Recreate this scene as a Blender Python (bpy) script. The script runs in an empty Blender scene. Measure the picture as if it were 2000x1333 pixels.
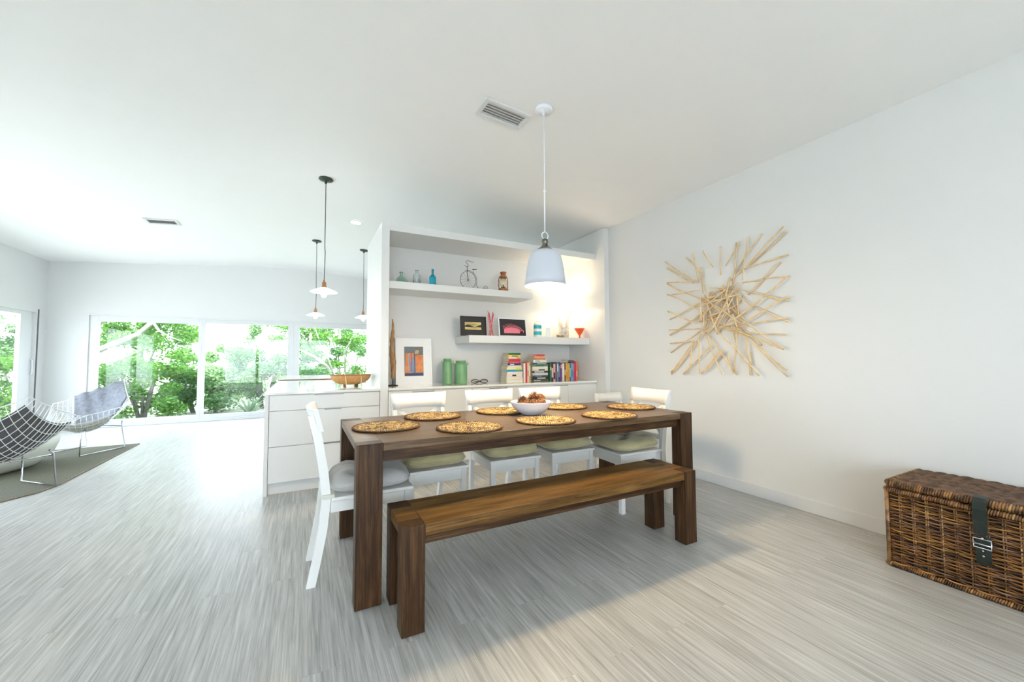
import bpy, bmesh, math, random
from mathutils import Vector, Matrix
random.seed(7)
C = bpy.context.scene.collection
S = bpy.context.scene
PI = math.pi

# ---------------------------------------------------------------- camera
F_PX, YAW, PITCH, ROLL, CAM_H = 768.95, 27.817, 2.560, -0.181, 1.1593
_y, _p, _r = (math.radians(a) for a in (YAW, PITCH, ROLL))
_F = Vector((math.sin(_y)*math.cos(_p), math.cos(_y)*math.cos(_p), math.sin(_p)))
_R0 = Vector((math.cos(_y), -math.sin(_y), 0)); _U0 = _R0.cross(_F)
_R = math.cos(_r)*_R0 + math.sin(_r)*_U0; _U = -math.sin(_r)*_R0 + math.cos(_r)*_U0
cd = bpy.data.cameras.new('camera'); cam = bpy.data.objects.new('camera', cd); C.objects.link(cam)
cd.sensor_width = 36; cd.lens = F_PX/2000*36; cd.clip_start = .02; cd.clip_end = 300
cam.matrix_world = Matrix(((_R.x, _U.x, -_F.x, 0), (_R.y, _U.y, -_F.y, 0), (_R.z, _U.z, -_F.z, CAM_H), (0, 0, 0, 1)))
S.camera = cam

# ---------------------------------------------------------------- world, sun, exposure
w = bpy.data.worlds.new('world'); S.world = w; w.use_nodes = True
bg = w.node_tree.nodes['Background']; bg.inputs[0].default_value = (.83, .92, 1.04, 1); bg.inputs[1].default_value = 6.0
sd = bpy.data.lights.new('sun', 'SUN'); sun = bpy.data.objects.new('sun', sd); C.objects.link(sun)
sd.energy = 9; sd.angle = .02; sd.color = (1, .96, .88)
sun.rotation_euler = (math.radians(33), 0, math.radians(-25))
S.view_settings.view_transform = 'Standard'; S.view_settings.look = 'None'
S.view_settings.gamma = 1; S.view_settings.use_curve_mapping = False; S.view_settings.exposure = 0.84
cy = S.cycles
cy.max_bounces = 9; cy.diffuse_bounces = 6; cy.glossy_bounces = 3; cy.transmission_bounces = 6; cy.transparent_max_bounces = 12
cy.sample_clamp_indirect = 6; cy.caustics_reflective = False; cy.caustics_refractive = False
cy.use_denoising = True

# ---------------------------------------------------------------- materials
M = {}
def mat(name, col=(.8, .8, .8), rough=.5, metal=0, spec=.5, trans=0, emit=None, es=0, coat=0, sheen=0, alpha=None):
    m = bpy.data.materials.new(name); m.use_nodes = True; b = m.node_tree.nodes['Principled BSDF']
    b.inputs['Base Color'].default_value = (*col, 1); b.inputs['Roughness'].default_value = rough
    b.inputs['Metallic'].default_value = metal; b.inputs['Specular IOR Level'].default_value = spec
    b.inputs['Transmission Weight'].default_value = trans; b.inputs['Coat Weight'].default_value = coat
    if sheen: b.inputs['Sheen Weight'].default_value = sheen
    if emit: b.inputs['Emission Color'].default_value = (*emit, 1); b.inputs['Emission Strength'].default_value = es
    M[name] = m; return m
class N:
    def __init__(s, m): s.t = m.node_tree; s.b = s.t.nodes['Principled BSDF']
    def add(s, k, **kw):
        n = s.t.nodes.new(k)
        for a, v in kw.items():
            if hasattr(n, a): setattr(n, a, v)
        return n
    def l(s, a, b): s.t.links.new(a, b)
    def coords(s, scale=(1, 1, 1), kind='Object', rot=(0, 0, 0)):
        c = s.add('ShaderNodeTexCoord'); m = s.add('ShaderNodeMapping'); m.inputs['Scale'].default_value = scale; m.inputs['Rotation'].default_value = rot
        s.l(c.outputs[kind], m.inputs[0]); return m.outputs[0]
    def noise(s, vec, scale, detail=4, rough=.5, dist=0):
        n = s.add('ShaderNodeTexNoise'); n.inputs['Scale'].default_value = scale; n.inputs['Detail'].default_value = detail
        n.inputs['Roughness'].default_value = rough; n.inputs['Distortion'].default_value = dist; s.l(vec, n.inputs['Vector']); return n.outputs['Fac']
    def ramp(s, fac, stops):
        r = s.add('ShaderNodeValToRGB'); e = r.color_ramp.elements
        while len(e) < len(stops): e.new(.5)
        for el, (p, c) in zip(e, stops): el.position = p; el.color = (*c, 1)
        s.l(fac, r.inputs[0]); return r.outputs[0]
    def mix(s, a, b, fac, mode='MIX'):
        n = s.add('ShaderNodeMix', data_type='RGBA', blend_type=mode)
        for i, v in ((0, fac), (6, a), (7, b)):
            if isinstance(v, (int, float)): n.inputs[i].default_value = v
            elif isinstance(v, tuple): n.inputs[i].default_value = (*v, 1)
            else: s.l(v, n.inputs[i])
        return n.outputs[2]
    def base(s, c): s.l(c, s.b.inputs['Base Color'])
    def bump(s, h, st=.3, dist=.01):
        n = s.add('ShaderNodeBump'); n.inputs['Strength'].default_value = st; n.inputs['Distance'].default_value = dist
        s.l(h, n.inputs['Height']); s.l(n.outputs[0], s.b.inputs['Normal'])

def noisy(name, c1, c2, scale=20, rough=.6, bump=0, stretch=(1, 1, 1), **kw):
    m = mat(name, c1, rough, **kw); n = N(m); v = n.coords(stretch); f = n.noise(v, scale)
    n.base(n.ramp(f, [(.3, c1), (.7, c2)]))
    if bump: n.bump(f, bump)
    return m
noisy('wall_paint', (.705, .713, .715), (.715, .723, .725), 3, .65)
noisy('ceiling_paint', (.855, .857, .855), (.865, .867, .865), 3, .8)
noisy('white_trim', (.68, .69, .70), (.70, .71, .72), 4, .4)
noisy('lacquer', (.74, .75, .75), (.75, .76, .76), 2, .35)
noisy('chair_paint', (.83, .82, .79), (.86, .85, .82), 8, .4)
noisy('quartz', (.80, .80, .77), (.84, .84, .81), 60, .09, coat=.4)
mat('seal_grey', (.16, .16, .16), .7); mat('duct_grey', (.45, .45, .44), .7)
mat('wicker_lining', (.025, .012, .006), .8)
mat('wood_edge', (.25, .13, .07), .5)
mat('dark_metal', (.03, .03, .035), .45, .7)
mat('bronze', (.07, .085, .075), .35, .8)
mat('copper', (.55, .27, .14), .35, .9)
mat('nickel', (.22, .21, .18), .30, 1)
mat('chrome', (.55, .57, .6), .15, 1)
mat('white_enamel', (.82, .84, .90), .3); mat('shade_enamel', (.58, .61, .68), .35)
mat('white_wire', (.78, .80, .82), .3)
mat('ceramic', (.72, .76, .84), .22)
mat('shade_glass', (.95, .95, .95), .4, emit=(1, .97, .93), es=2.0)
mat('bulb', (1, 1, 1), .4, emit=(1, .80, .55), es=22)
mat('bulb_white', (1, 1, 1), .4, emit=(1, .93, .82), es=26)
mat('lamp_linen', (.95, .93, .88), .8, emit=(1, .84, .60), es=1.3)
noisy('cushion_velvet', (.36, .31, .15), (.50, .44, .24), 6, .75, .15, sheen=.4)
noisy('cushion_grey', (.50, .49, .47), (.56, .55, .53), 6, .8, .15, sheen=.3)
noisy('grey_cloth', (.16, .17, .20), (.25, .26, .30), 30, .9, .2)
noisy('dark_cloth', (.075, .075, .08), (.11, .11, .115), 60, .9, .2)
noisy('cream_pad', (.62, .61, .53), (.68, .67, .59), 30, .8)
noisy('pouf_white', (.66, .68, .61), (.70, .72, .65), 5, .55)
noisy('twig', (.62, .44, .23), (.84, .66, .41), 14, .6)
noisy('driftwood', (.22, .11, .05), (.50, .30, .14), 18, .7, .4, (4, 4, .6))
noisy('rust', (.30, .11, .04), (.45, .20, .08), 40, .55, .2, metal=.3)
noisy('green_tin', (.15, .33, .17), (.19, .40, .21), 12, .35)
noisy('leather', (.008, .014, .012), (.018, .028, .024), 80, .35, .1)
noisy('bark', (.30, .29, .26), (.46, .45, .42), 9, .8, .3)
noisy('dark_bark', (.10, .10, .08), (.2, .2, .17), 9, .8, .3)
noisy('lawn', (.38, .42, .30), (.55, .57, .48), 1.5, .9)
noisy('paving', (.55, .55, .52), (.62, .62, .6), 3, .8)
noisy('paper', (.72, .68, .58), (.60, .54, .42), 90, .8, stretch=(1, 1, 6))

def glass(name, col, rough=.02, ior=1.45):
    m = mat(name, col, rough, trans=1); m.node_tree.nodes['Principled BSDF'].inputs['IOR'].default_value = ior; return m
glass('glass_green', (.72, .95, .84)); glass('glass_clear', (.92, .98, .98)); glass('glass_blue', (.04, .62, .88), .15)
glass('glass_lantern', (.97, .92, .80))
# window panes: a thin sheet that lets daylight straight through and mirrors at grazing angles
m = bpy.data.materials.new('pane_glass'); m.use_nodes = True; t = m.node_tree; t.nodes.clear()
o_ = t.nodes.new('ShaderNodeOutputMaterial'); tr = t.nodes.new('ShaderNodeBsdfTransparent'); gl = t.nodes.new('ShaderNodeBsdfGlossy')
fr = t.nodes.new('ShaderNodeLayerWeight'); pw = t.nodes.new('ShaderNodeMath'); pw.operation = 'POWER'; pw.inputs[1].default_value = 5; sc_ = t.nodes.new('ShaderNodeMath'); sc_.operation = 'MULTIPLY_ADD'; sc_.inputs[1].default_value = .7; sc_.inputs[2].default_value = .04; fr.inputs[0].default_value = .5; mx = t.nodes.new('ShaderNodeMixShader'); gl.inputs['Roughness'].default_value = .02
tr.inputs[0].default_value = (.95, .97, .965, 1)
t.links.new(fr.outputs['Facing'], pw.inputs[0]); t.links.new(pw.outputs[0], sc_.inputs[0]); t.links.new(sc_.outputs[0], mx.inputs[0]); t.links.new(tr.outputs[0], mx.inputs[1]); t.links.new(gl.outputs[0], mx.inputs[2]); t.links.new(mx.outputs[0], o_.inputs[0])
M['pane_glass'] = m

def wood_dark(name, axis, c0, c1, c2, rough=.42):
    m = mat(name, c1, rough, spec=.22); n = N(m)
    sc = {'x': (1.2, 16, 16), 'y': (16, 1.2, 16), 'z': (16, 16, 1.2)}[axis]
    v = n.coords(sc); f = n.noise(v, 3.0, 8, .65, .4)
    sc2 = {'x': (.7, 70, 70), 'y': (70, .7, 70), 'z': (70, 70, .7)}[axis]
    f2 = n.noise(n.coords(sc2), 3.0, 3, .6)
    a = n.ramp(f, [(.28, c0), (.5, c1), (.75, c2)]); b = n.ramp(f2, [(.35, (.35, .35, .35)), (.6, (1, 1, 1))])
    n.base(n.mix(a, b, .75, 'MULTIPLY')); n.bump(f2, .25, .004)
    return m
W0, W1, W2 = (.020, .009, .004), (.064, .029, .011), (.15, .074, .030)
wood_dark('wood_x', 'x', W0, W1, W2); wood_dark('wood_y', 'y', W0, W1, W2); wood_dark('wood_z', 'z', W0, W1, W2)
wood_dark('bench_top_lit', 'x', (.045, .020, .005), (.165, .080, .021), (.29, .16, .044), .38)  # golden tone: warm lamplight on the seat is put into the wood colour
wood_dark('table_top_lit', 'x', (.060, .032, .015), (.145, .084, .040), (.235, .145, .072), .28)  # lighter than the legs: the warm sheen is put into the wood colour

# floor: grey-beige plank laminate, planks run away from the camera
m = mat('floor_planks', (.45, .42, .37), .33, spec=.5); n = N(m)
c = n.coords((1, 1, 1), rot=(0, 0, PI/2)); br = n.add('ShaderNodeTexBrick'); br.offset = .37; br.offset_frequency = 2
for k, v in (('Scale', 1), ('Mortar Size', .0012), ('Mortar Smooth', .2), ('Brick Width', 1.22), ('Row Height', .152), ('Bias', 0)): br.inputs[k].default_value = v
br.inputs['Color1'].default_value = (.34, .34, .34, 1); br.inputs['Color2'].default_value = (.66, .66, .66, 1); br.inputs['Mortar'].default_value = (.3, .3, .3, 1)
n.l(c, br.inputs['Vector'])
off = n.add('ShaderNodeVectorMath', operation='MULTIPLY_ADD'); gc = n.add('ShaderNodeTexCoord')
off.inputs[1].default_value = (4, 40, 0); n.l(br.outputs['Color'], off.inputs[0]); n.l(gc.outputs['Object'], off.inputs[2])
mp = n.add('ShaderNodeMapping'); mp.inputs['Scale'].default_value = (34, 1.1, 1); n.l(off.outputs[0], mp.inputs[0])
f = n.noise(mp.outputs[0], 2.0, 8, .62, .5)
mp2 = n.add('ShaderNodeMapping'); mp2.inputs['Scale'].default_value = (110, 2.2, 1); n.l(off.outputs[0], mp2.inputs[0]); f2 = n.noise(mp2.outputs[0], 2.0, 4, .6)
a = n.ramp(f, [(.28, (.30, .292, .268)), (.5, (.495, .487, .468)), (.74, (.70, .692, .67))])
b = n.ramp(f2, [(.35, (.74, .74, .74)), (.62, (1, 1, 1))])
n.base(n.mix(n.mix(a, b, .8, 'MULTIPLY'), br.outputs['Color'], .22, 'SOFT_LIGHT')); n.bump(f2, .12, .003)
rr = n.ramp(f, [(.3, (.30, .30, .30)), (.7, (.40, .40, .40))]); n.l(rr, n.b.inputs['Roughness'])

def island_mat(name, cols, rough=.6, trl=0):   # colour differs from strand to strand / leaf to leaf
    m = mat(name, cols[0], rough); n = N(m); g = n.add('ShaderNodeNewGeometry')
    k = len(cols); col = n.ramp(g.outputs['Random Per Island'], [(i/(k-1), c) for i, c in enumerate(cols)]); n.base(col)
    if trl:
        tl = n.add('ShaderNodeBsdfTranslucent'); n.l(col, tl.inputs[0]); mx = n.add('ShaderNodeMixShader'); mx.inputs[0].default_value = trl
        out = n.t.nodes['Material Output']; n.l(n.b.outputs[0], mx.inputs[1]); n.l(tl.outputs[0], mx.inputs[2]); n.l(mx.outputs[0], out.inputs[0])
    return m
def wicker_mat(name, cols, sc=(1, 1, 1)):
    m = island_mat(name, cols, .45); n = N(m); src = m.node_tree.nodes['Principled BSDF'].inputs['Base Color'].links[0].from_socket
    f = n.noise(n.coords(sc), 25, 3); n.base(n.mix(src, n.ramp(f, [(.38, (.16, .13, .12)), (.56, (1.0, 1.0, 1.0))]), .9, 'MULTIPLY'))
wicker_mat('wicker_weave', [(.05, .018, .008), (.34, .145, .03), (.13, .048, .018), (.50, .25, .06), (.035, .015, .010), (.32, .13, .03), (.22, .15, .12)], (1, .35, 6))
island_mat('pinecone', [(.06, .022, .012), (.32, .14, .055), (.16, .06, .025), (.42, .20, .08)], .55)
wicker_mat('wicker_lid', [(.09, .045, .025), (.18, .09, .045), (.12, .07, .04), (.22, .10, .045)])
wicker_mat('wicker_rim', [(.14, .05, .02), (.50, .28, .09), (.20, .08, .03), (.36, .19, .07), (.11, .05, .03), (.55, .33, .13)])
wicker_mat('mat_rattan', [(.60, .34, .09), (.78, .54, .22), (.40, .21, .05), (.82, .62, .32)])
island_mat('mat_rim', [(.10, .045, .02), (.16, .08, .03)], .5)
noisy('bowl_rattan', (.42, .20, .06), (.62, .34, .12), 60, .5, .3)
noisy('cane', (.68, .50, .30), (.76, .58, .38), 20, .5)
island_mat('leaf_bright', [(.035, .13, .012), (.08, .23, .02), (.15, .32, .05), (.05, .17, .02)], .5, .45)
island_mat('leaf_mid', [(.045, .14, .035), (.09, .23, .06), (.18, .32, .12), (.06, .18, .05)], .5, .45)
island_mat('leaf_pale', [(.09, .22, .07), (.20, .36, .14), (.34, .45, .26), (.13, .28, .10)], .5, .45)
island_mat('leaf_spiky', [(.07, .15, .06), (.18, .27, .15), (.12, .21, .10)], .4, .3)
# sisal rug
m = mat('rug_weave', (.23, .22, .16), .95); n = N(m); v = n.coords((60, 160, 60)); f = n.noise(v, 1.5, 3)
n.base(n.ramp(f, [(.3, (.07, .075, .055)), (.7, (.22, .21, .15))])); n.bump(f, .5, .006)
noisy('rug_border', (.22, .17, .11), (.28, .22, .15), 60, .9)

# ---------------------------------------------------------------- mesh helpers
class MB:
    def __init__(s): s.b = bmesh.new()
    def box(s, x0, x1, y0, y1, z0, z1, bev=0, mi=0, seg=2):
        vs = [s.b.verts.new((x, y, z)) for x in (x0, x1) for y in (y0, y1) for z in (z0, z1)]
        fs = [s.b.faces.new([vs[i] for i in q]) for q in ((0, 1, 3, 2), (4, 6, 7, 5), (0, 4, 5, 1), (2, 3, 7, 6), (0, 2, 6, 4), (1, 5, 7, 3))]
        for f in fs: f.material_index = mi
        if bev:
            es = list({e for f in fs for e in f.edges})
            bmesh.ops.bevel(s.b, geom=es, offset=bev, segments=seg, profile=.5, affect='EDGES', material=-1)
        return s
    def hexa(s, pts, mi=0):   # 8 points: bottom four then top four, counter-clockwise
        v = [s.b.verts.new(p) for p in pts]
        for q in ((3, 2, 1, 0), (4, 5, 6, 7), (0, 1, 5, 4), (1, 2, 6, 5), (2, 3, 7, 6), (3, 0, 4, 7)): s.b.faces.new([v[i] for i in q]).material_index = mi
        return s
    def tube(s, pts, r, seg=8, closed=False, mi=0, flat=1):
        pts = [Vector(p) for p in pts]; n = len(pts); rings = []; up = Vector((0, 0, 1)); prev = None
        for i, p in enumerate(pts):
            a = pts[(i-1) % n] if (closed or i) else p; b = pts[(i+1) % n] if (closed or i < n-1) else p
            d = (b-a).normalized() if (b-a).length > 1e-9 else Vector((0, 0, 1))
            if prev is None:
                u = d.cross(up); u = d.cross(Vector((1, 0, 0))) if u.length < 1e-3 else u
            else: u = prev - d*prev.dot(d)
            u.normalize(); prev = u; v = d.cross(u); ri = r[i] if isinstance(r, (list, tuple)) else r
            rings.append([s.b.verts.new(p + u*(ri*math.cos(2*PI*k/seg)) + v*(ri*flat*math.sin(2*PI*k/seg))) for k in range(seg)])
        for i in range(n if closed else n-1):
            A, B = rings[i], rings[(i+1) % n]
            for k in range(seg):
                f = s.b.faces.new((A[k], A[(k+1) % seg], B[(k+1) % seg], B[k])); f.smooth = True; f.material_index = mi
        if not closed:
            s.b.faces.new(rings[0][::-1]).material_index = mi; s.b.faces.new(rings[-1]).material_index = mi
        return s
    def lathe(s, prof, seg=32, c=(0, 0, 0), mi=0, close=True, smooth=True):
        rings = []
        for r, z in prof:
            if r < 1e-6: rings.append([s.b.verts.new((c[0], c[1], c[2]+z))])
            else: rings.append([s.b.verts.new((c[0]+r*math.cos(2*PI*k/seg), c[1]+r*math.sin(2*PI*k/seg), c[2]+z)) for k in range(seg)])
        for A, B in zip(rings, rings[1:]):
            for k in range(seg):
                q = [A[k % len(A)], A[(k+1) % len(A)], B[(k+1) % len(B)], B[k % len(B)]]; u = []
                for x in q:
                    if x not in u: u.append(x)
                if len(u) > 2: f = s.b.faces.new(u); f.smooth = smooth; f.material_index = mi
        if close:
            for R_, rev in ((rings[0], True), (rings[-1], False)):
                if len(R_) > 2: s.b.faces.new(R_[::-1] if rev else R_).material_index = mi
        return s
    def grid(s, fn, nu, nv, mi=0, cu=False, cv=False, smooth=True):
        vs = [[s.b.verts.new(fn(i/nu, j/nv)) for j in range(nv + (0 if cv else 1))] for i in range(nu + (0 if cu else 1))]
        for i in range(nu):
            for j in range(nv):
                a, b = vs[i], vs[(i+1) % len(vs)]
                f = s.b.faces.new((a[j], b[j], b[(j+1) % len(b)], a[(j+1) % len(a)])); f.smooth = smooth; f.material_index = mi
        return s
    def prism(s, poly, z0, z1, axis='z', mi=0):
        def P(a, b, c): return {'z': (a, b, c), 'y': (a, c, b), 'x': (c, a, b)}[axis]
        A = [s.b.verts.new(P(a, b, z0)) for a, b in poly]; B = [s.b.verts.new(P(a, b, z1)) for a, b in poly]; n = len(poly)
        for f in (s.b.faces.new(A[::-1]), s.b.faces.new(B)): f.material_index = mi
        for i in range(n): s.b.faces.new((A[i], A[(i+1) % n], B[(i+1) % n], B[i])).material_index = mi
        return s
    def xf(s, mtx): bmesh.ops.transform(s.b, matrix=mtx, verts=s.b.verts); return s
    def mesh(s, name, mats):
        bmesh.ops.recalc_face_normals(s.b, faces=s.b.faces)
        me = bpy.data.meshes.new(name); s.b.to_mesh(me); s.b.free()
        for m_ in (mats if isinstance(mats, (list, tuple)) else [mats]): me.materials.append(M[m_])
        return me
    def obj(s, name, mats, parent=None, loc=None, rz=0):
        me = s.mesh(name, mats); o = bpy.data.objects.new(name, me); C.objects.link(o)
        if parent: o.parent = parent
        if loc is not None: o.location = loc
        o.rotation_euler.z = rz
        return o
def thing(name, label, cat, loc=(0, 0, 0), rz=0, group=None):
    o = bpy.data.objects.new(name, None); C.objects.link(o); o.location = loc; o.rotation_euler = (0, 0, rz); o.empty_display_size = .05
    return tag(o, label, cat, group)
def tag(o, label, cat, group=None):
    o['label'] = label; o['category'] = cat
    if group: o['group'] = group
    return o
def struct(o): o['kind'] = 'structure'; return o
def dup(root, loc, rz, label, group=None):
    r = root.copy(); C.objects.link(r); r.location = loc; r.rotation_euler = (0, 0, rz); r['label'] = label
    if group: r['group'] = group
    for ch in list(root.children):
        c_ = ch.copy(); C.objects.link(c_); c_.parent = r
        for g in list(ch.children):
            d = g.copy(); C.objects.link(d); d.parent = c_
    return r
# ---------------------------------------------------------------- the room shell
WX, LX, FY, BY = 3.376, -3.774, 9.296, -3.2
RIDGE = -.2; EAVE = 2.80; SL = .0735
RW = .9
def cz(x):   # the two slopes meet in a softly rounded ridge
    d = abs(x-RIDGE); return EAVE + SL*(WX-RIDGE) - (SL*d if d > RW else SL*(RW*RW+d*d)/(2*RW))
def ridge(x0, x1): return [x0] + [RIDGE+RW*(i/12-1) for i in range(25)] + [x1]
T = .16
struct(MB().box(LX-T, WX+T, BY-T, FY+T, -.12, 0).obj('floor', 'floor_planks'))
ov = 1.1  # unseen eaves overhang, added to keep the sun out of the openings
def roofz(x): return cz(x)
xs = ridge(LX-ov, WX+ov)
mb = MB(); mb.prism([(x, roofz(x)) for x in xs]+[(x, roofz(x)+.18) for x in xs[::-1]], BY-ov, FY+ov, 'y')
struct(mb.obj('ceiling', 'ceiling_paint'))
struct(MB().box(WX, WX+T, BY-T, FY+T, 0, EAVE+.001).obj('wall_right', 'wall_paint'))
# left wall with the sliding-door opening
DY0, DY1, DZ = 3.50, 9.08, 1.97  # near end drawn out past the view to let in more daylight
mb = MB(); mb.box(LX-T, LX, BY-T, DY0, 0, cz(LX)+.001); mb.box(LX-T, LX, DY0, DY1, DZ, cz(LX)+.001); mb.box(LX-T, LX, DY1, FY+T, 0, cz(LX)+.001)
struct(mb.obj('wall_left', 'wall_paint'))
# far wall with the long window
WX0, WX1, WZ0, WZ1 = -3.26, 1.75, .03, 1.955
mb = MB()
mb.prism([(LX, WZ1), (WX, WZ1), *[(x, cz(x)) for x in ridge(LX, WX)[::-1]]], FY, FY+T, 'y')
mb.box(LX, WX0, FY, FY+T, 0, WZ1); mb.box(WX1, WX, FY, FY+T, 0, WZ1); mb.box(WX0, WX1, FY, FY+T, 0, WZ0)
struct(mb.obj('wall_far', 'wall_paint'))
# wall behind the camera with two wide glazed openings
mb = MB(); BW = ((-3.3, -.6), (-.2, 2.2)); BZ = 2.15
mb.prism([(LX, BZ), (WX, BZ), *[(x, cz(x)) for x in ridge(LX, WX)[::-1]]], BY-T, BY, 'y')
mb.box(LX, BW[0][0], BY-T, BY, 0, BZ); mb.box(BW[0][1], BW[1][0], BY-T, BY, 0, BZ); mb.box(BW[1][1], WX, BY-T, BY, 0, BZ)
struct(mb.obj('wall_back', 'wall_paint'))
def frame_y(mb, x0, x1, z0, z1, y0, y1, wl, wr, wb, wt):   # a rectangular frame in an X-Z plane
    mb.box(x0, x0+wl, y0, y1, z0, z1, .004); mb.box(x1-wr, x1, y0, y1, z0, z1, .004)
    mb.box(x0+wl, x1-wr, y0, y1, z0, z0+wb, .004); mb.box(x0+wl, x1-wr, y0, y1, z1-wt, z1, .004)
def window_y(name, x0, x1, z0, z1, ymid, wl, wr, wb, wt):
    mb = MB(); frame_y(mb, x0, x1, z0, z1, ymid-.035, ymid+.035, wl, wr, wb, wt); fr = struct(mb.obj(name, 'white_trim'))
    MB().box(x0+wl, x1-wr, ymid-.004, ymid+.004, z0+wb, z1-wt).obj('pane', 'pane_glass', fr)
    return fr
yw = FY+.06
window_y('window_1', -3.26, -1.72, WZ0, WZ1, yw, .115, .05, .09, .125)
window_y('window_2', -1.72, -.20, WZ0, WZ1, yw, .05, .105, .09, .105)
window_y('window_3', -.20, 1.745, WZ0, WZ1, yw, .11, .1, .09, .135)
for i, (a, b) in enumerate(BW):
    mid = (a+b)/2
    window_y('window_%d' % (4+2*i), a, mid, .0, BZ, BY-.06, .06, .05, .08, .06); window_y('window_%d' % (5+2*i), mid, b, .0, BZ, BY-.10, .05, .06, .08, .06)
mb = MB(); mb.box(WX0, WX1, FY-.03, FY+.02, 0, .045, .004); struct(mb.obj('trim_1', 'white_trim'))
mb = MB(); mb.box(WX0-.0, WX1, FY-.012, FY+.02, WZ1-.03, WZ1, .003); struct(mb.obj('trim_2', 'white_trim'))
# sliding door on the left wall: a frame and leaves, the unseen ones added for daylight
xm = LX-.06
mb = MB(); mb.box(LX-.12, LX+.0, DY0, DY0+.05, 0, DZ); mb.box(LX-.12, LX+.0, DY1-.05, DY1, 0, DZ); mb.box(LX-.12, LX, DY0+.05, DY1-.05, DZ-.05, DZ); mb.box(LX-.12, LX, DY0+.05, DY1-.05, 0, .03)
d1 = struct(mb.obj('trim_3', 'white_trim'))
MB().box(LX-.01, LX+.012, DY1-.012, DY1+.004, .03, DZ).obj('seal', 'seal_grey', d1)  # dark grey strip along the edge of the door frame
def leaf(name, y0, y1, xo, w0, w1, handle=None):
    mb = MB(); z0, z1 = .03, DZ-.05
    mb.box(xo-.025, xo+.025, y0, y0+w0, z0, z1, .003); mb.box(xo-.025, xo+.025, y1-w1, y1, z0, z1, .003)
    mb.box(xo-.025, xo+.025, y0+w0, y1-w1, z0, z0+.22, .003); mb.box(xo-.025, xo+.025, y0+w0, y1-w1, z1-.06, z1, .003)
    o = struct(mb.obj(name, 'white_trim')); MB().box(xo-.004, xo+.004, y0+w0, y1-w1, z0+.22, z1-.06).obj('pane', 'pane_glass', o)
    if handle: h = MB(); h.tube([(xo+.03, handle, .93), (xo+.055, handle, .95), (xo+.055, handle, 1.15), (xo+.03, handle, 1.17)], .010).obj('handle', 'white_enamel', o)
leaf('door_1', 8.20, 9.03, xm, .07, .30, 9.0); leaf('door_2', 7.0, 8.22, xm-.052, .07, .07); leaf('door_3', 5.25, 7.05, xm, .07, .07); leaf('door_4', DY0+.05, 5.30, xm-.052, .07, .07)
# base trim
def bb(name, x0, x1, y0, y1): mb = MB(); mb.box(x0, x1, y0, y1, 0, .10, .004); struct(mb.obj(name, 'white_trim'))
bb('baseboard_right', WX-.016, WX, BY, 3.78); bb('baseboard_left', LX, LX+.016, BY, DY0); bb('baseboard_far', LX, WX0, FY-.016, FY)
bb('baseboard_back', BW[0][1], BW[1][0], BY, BY+.016)
# ---------------------------------------------------------------- outside
struct(MB().box(-30, 30, FY+T, 60, -.35, -.16).obj('ground', 'lawn'))
struct(MB().box(-30, LX-T, BY-10, FY+T, -.35, -.16).obj('ground_2', 'paving'))
struct(MB().box(LX-T, 30, BY-20, BY-T, -.35, -.16).obj('ground_3', 'paving'))

# ---------------------------------------------------------------- built-in shelving unit
UY, UB, UX0, UX1, UZ, PT = 3.948, 4.53, .650, 3.300, 2.505, .075
u = thing('shelving_unit', 'tall white built-in alcove unit with side panels and a top panel', 'shelving unit', (0, 0, 0))
mb = MB(); mb.box(UX0, UX0+PT, UY, 4.93, 0, UZ, .003); mb.obj('side_panel', 'lacquer', u)
mb = MB(); mb.box(UX1, WX-.001, 3.775, 4.93, 0, cz(UX1)-.006, .003); mb.obj('side_panel', 'lacquer', u)
MB().box(UX0+PT, UX1, UY, UB, UZ-.075, UZ, .003).obj('top_panel', 'lacquer', u)
MB().box(UX0+PT, UX1, UB, 4.93, 0, UZ).obj('back_panel', 'wall_paint', u)
SY, SB = 4.079, 4.529
def shelf(x0, x1, z1, th, label):
    mb = MB(); mb.box(x0, x1, SY, SB, z1-th, z1, .003); tag(mb.obj('floating_shelf', 'lacquer'), label, 'shelf', 'thick white shelves in the alcove')
S1, S2 = 1.956, 1.423
shelf(UX0+PT+.001, 2.433, S1, .077, 'upper white floating shelf holding bottles, wire bicycle and lantern')
shelf(1.615, UX1-.001, S2, .085, 'lower white floating shelf holding framed pictures and the lamp')
# base cabinets under the alcove
CZ = .8757
MB().box(UX0+PT+.001, UX1-.001, UY-.012, UB-.001, CZ-.022, CZ, .002).obj('worktop', 'quartz')
tag(bpy.data.objects['worktop'], 'thin white stone worktop under the alcove shelves, books and canisters on it', 'worktop')
cx = [UX0+PT+.002, .770, 1.187, 1.603, 2.03, 2.441, 2.858, UX1-.002]
names = ['narrow white filler cabinet beside the left alcove panel', 'white cabinet door below the driftwood and the abstract picture', 'white cabinet door below the green canisters',
         'white cabinet door below the folded glasses', 'white cabinet door below the left book stack', 'white cabinet door below the upright books',
         'white cabinet door at the right end of the alcove']
for i in range(7):
    a, b = cx[i], cx[i+1]
    c_ = thing('base_cabinet', names[i], 'cabinet', (a, UY+.02, 0), 0, 'white handleless base cabinets'); W_ = b-a
    MB().box(.001, W_-.001, 0, .5, .09, CZ-.024).obj('body', 'lacquer', c_)
    MB().box(.0, W_-.0, .05, .07, 0, .088).obj('toe_kick', 'lacquer', c_)
    d = MB().box(.002, W_-.002, -.02, -.001, .095, CZ-.040, .0015).obj('door', 'lacquer', c_)
    if i in (1, 3, 5): MB().box(W_*.45, W_-.01, -.026, -.0205, CZ-.046, CZ-.041).obj('handle', 'nickel', d)  # dark strip stands in for the shadow along the finger pull
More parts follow.
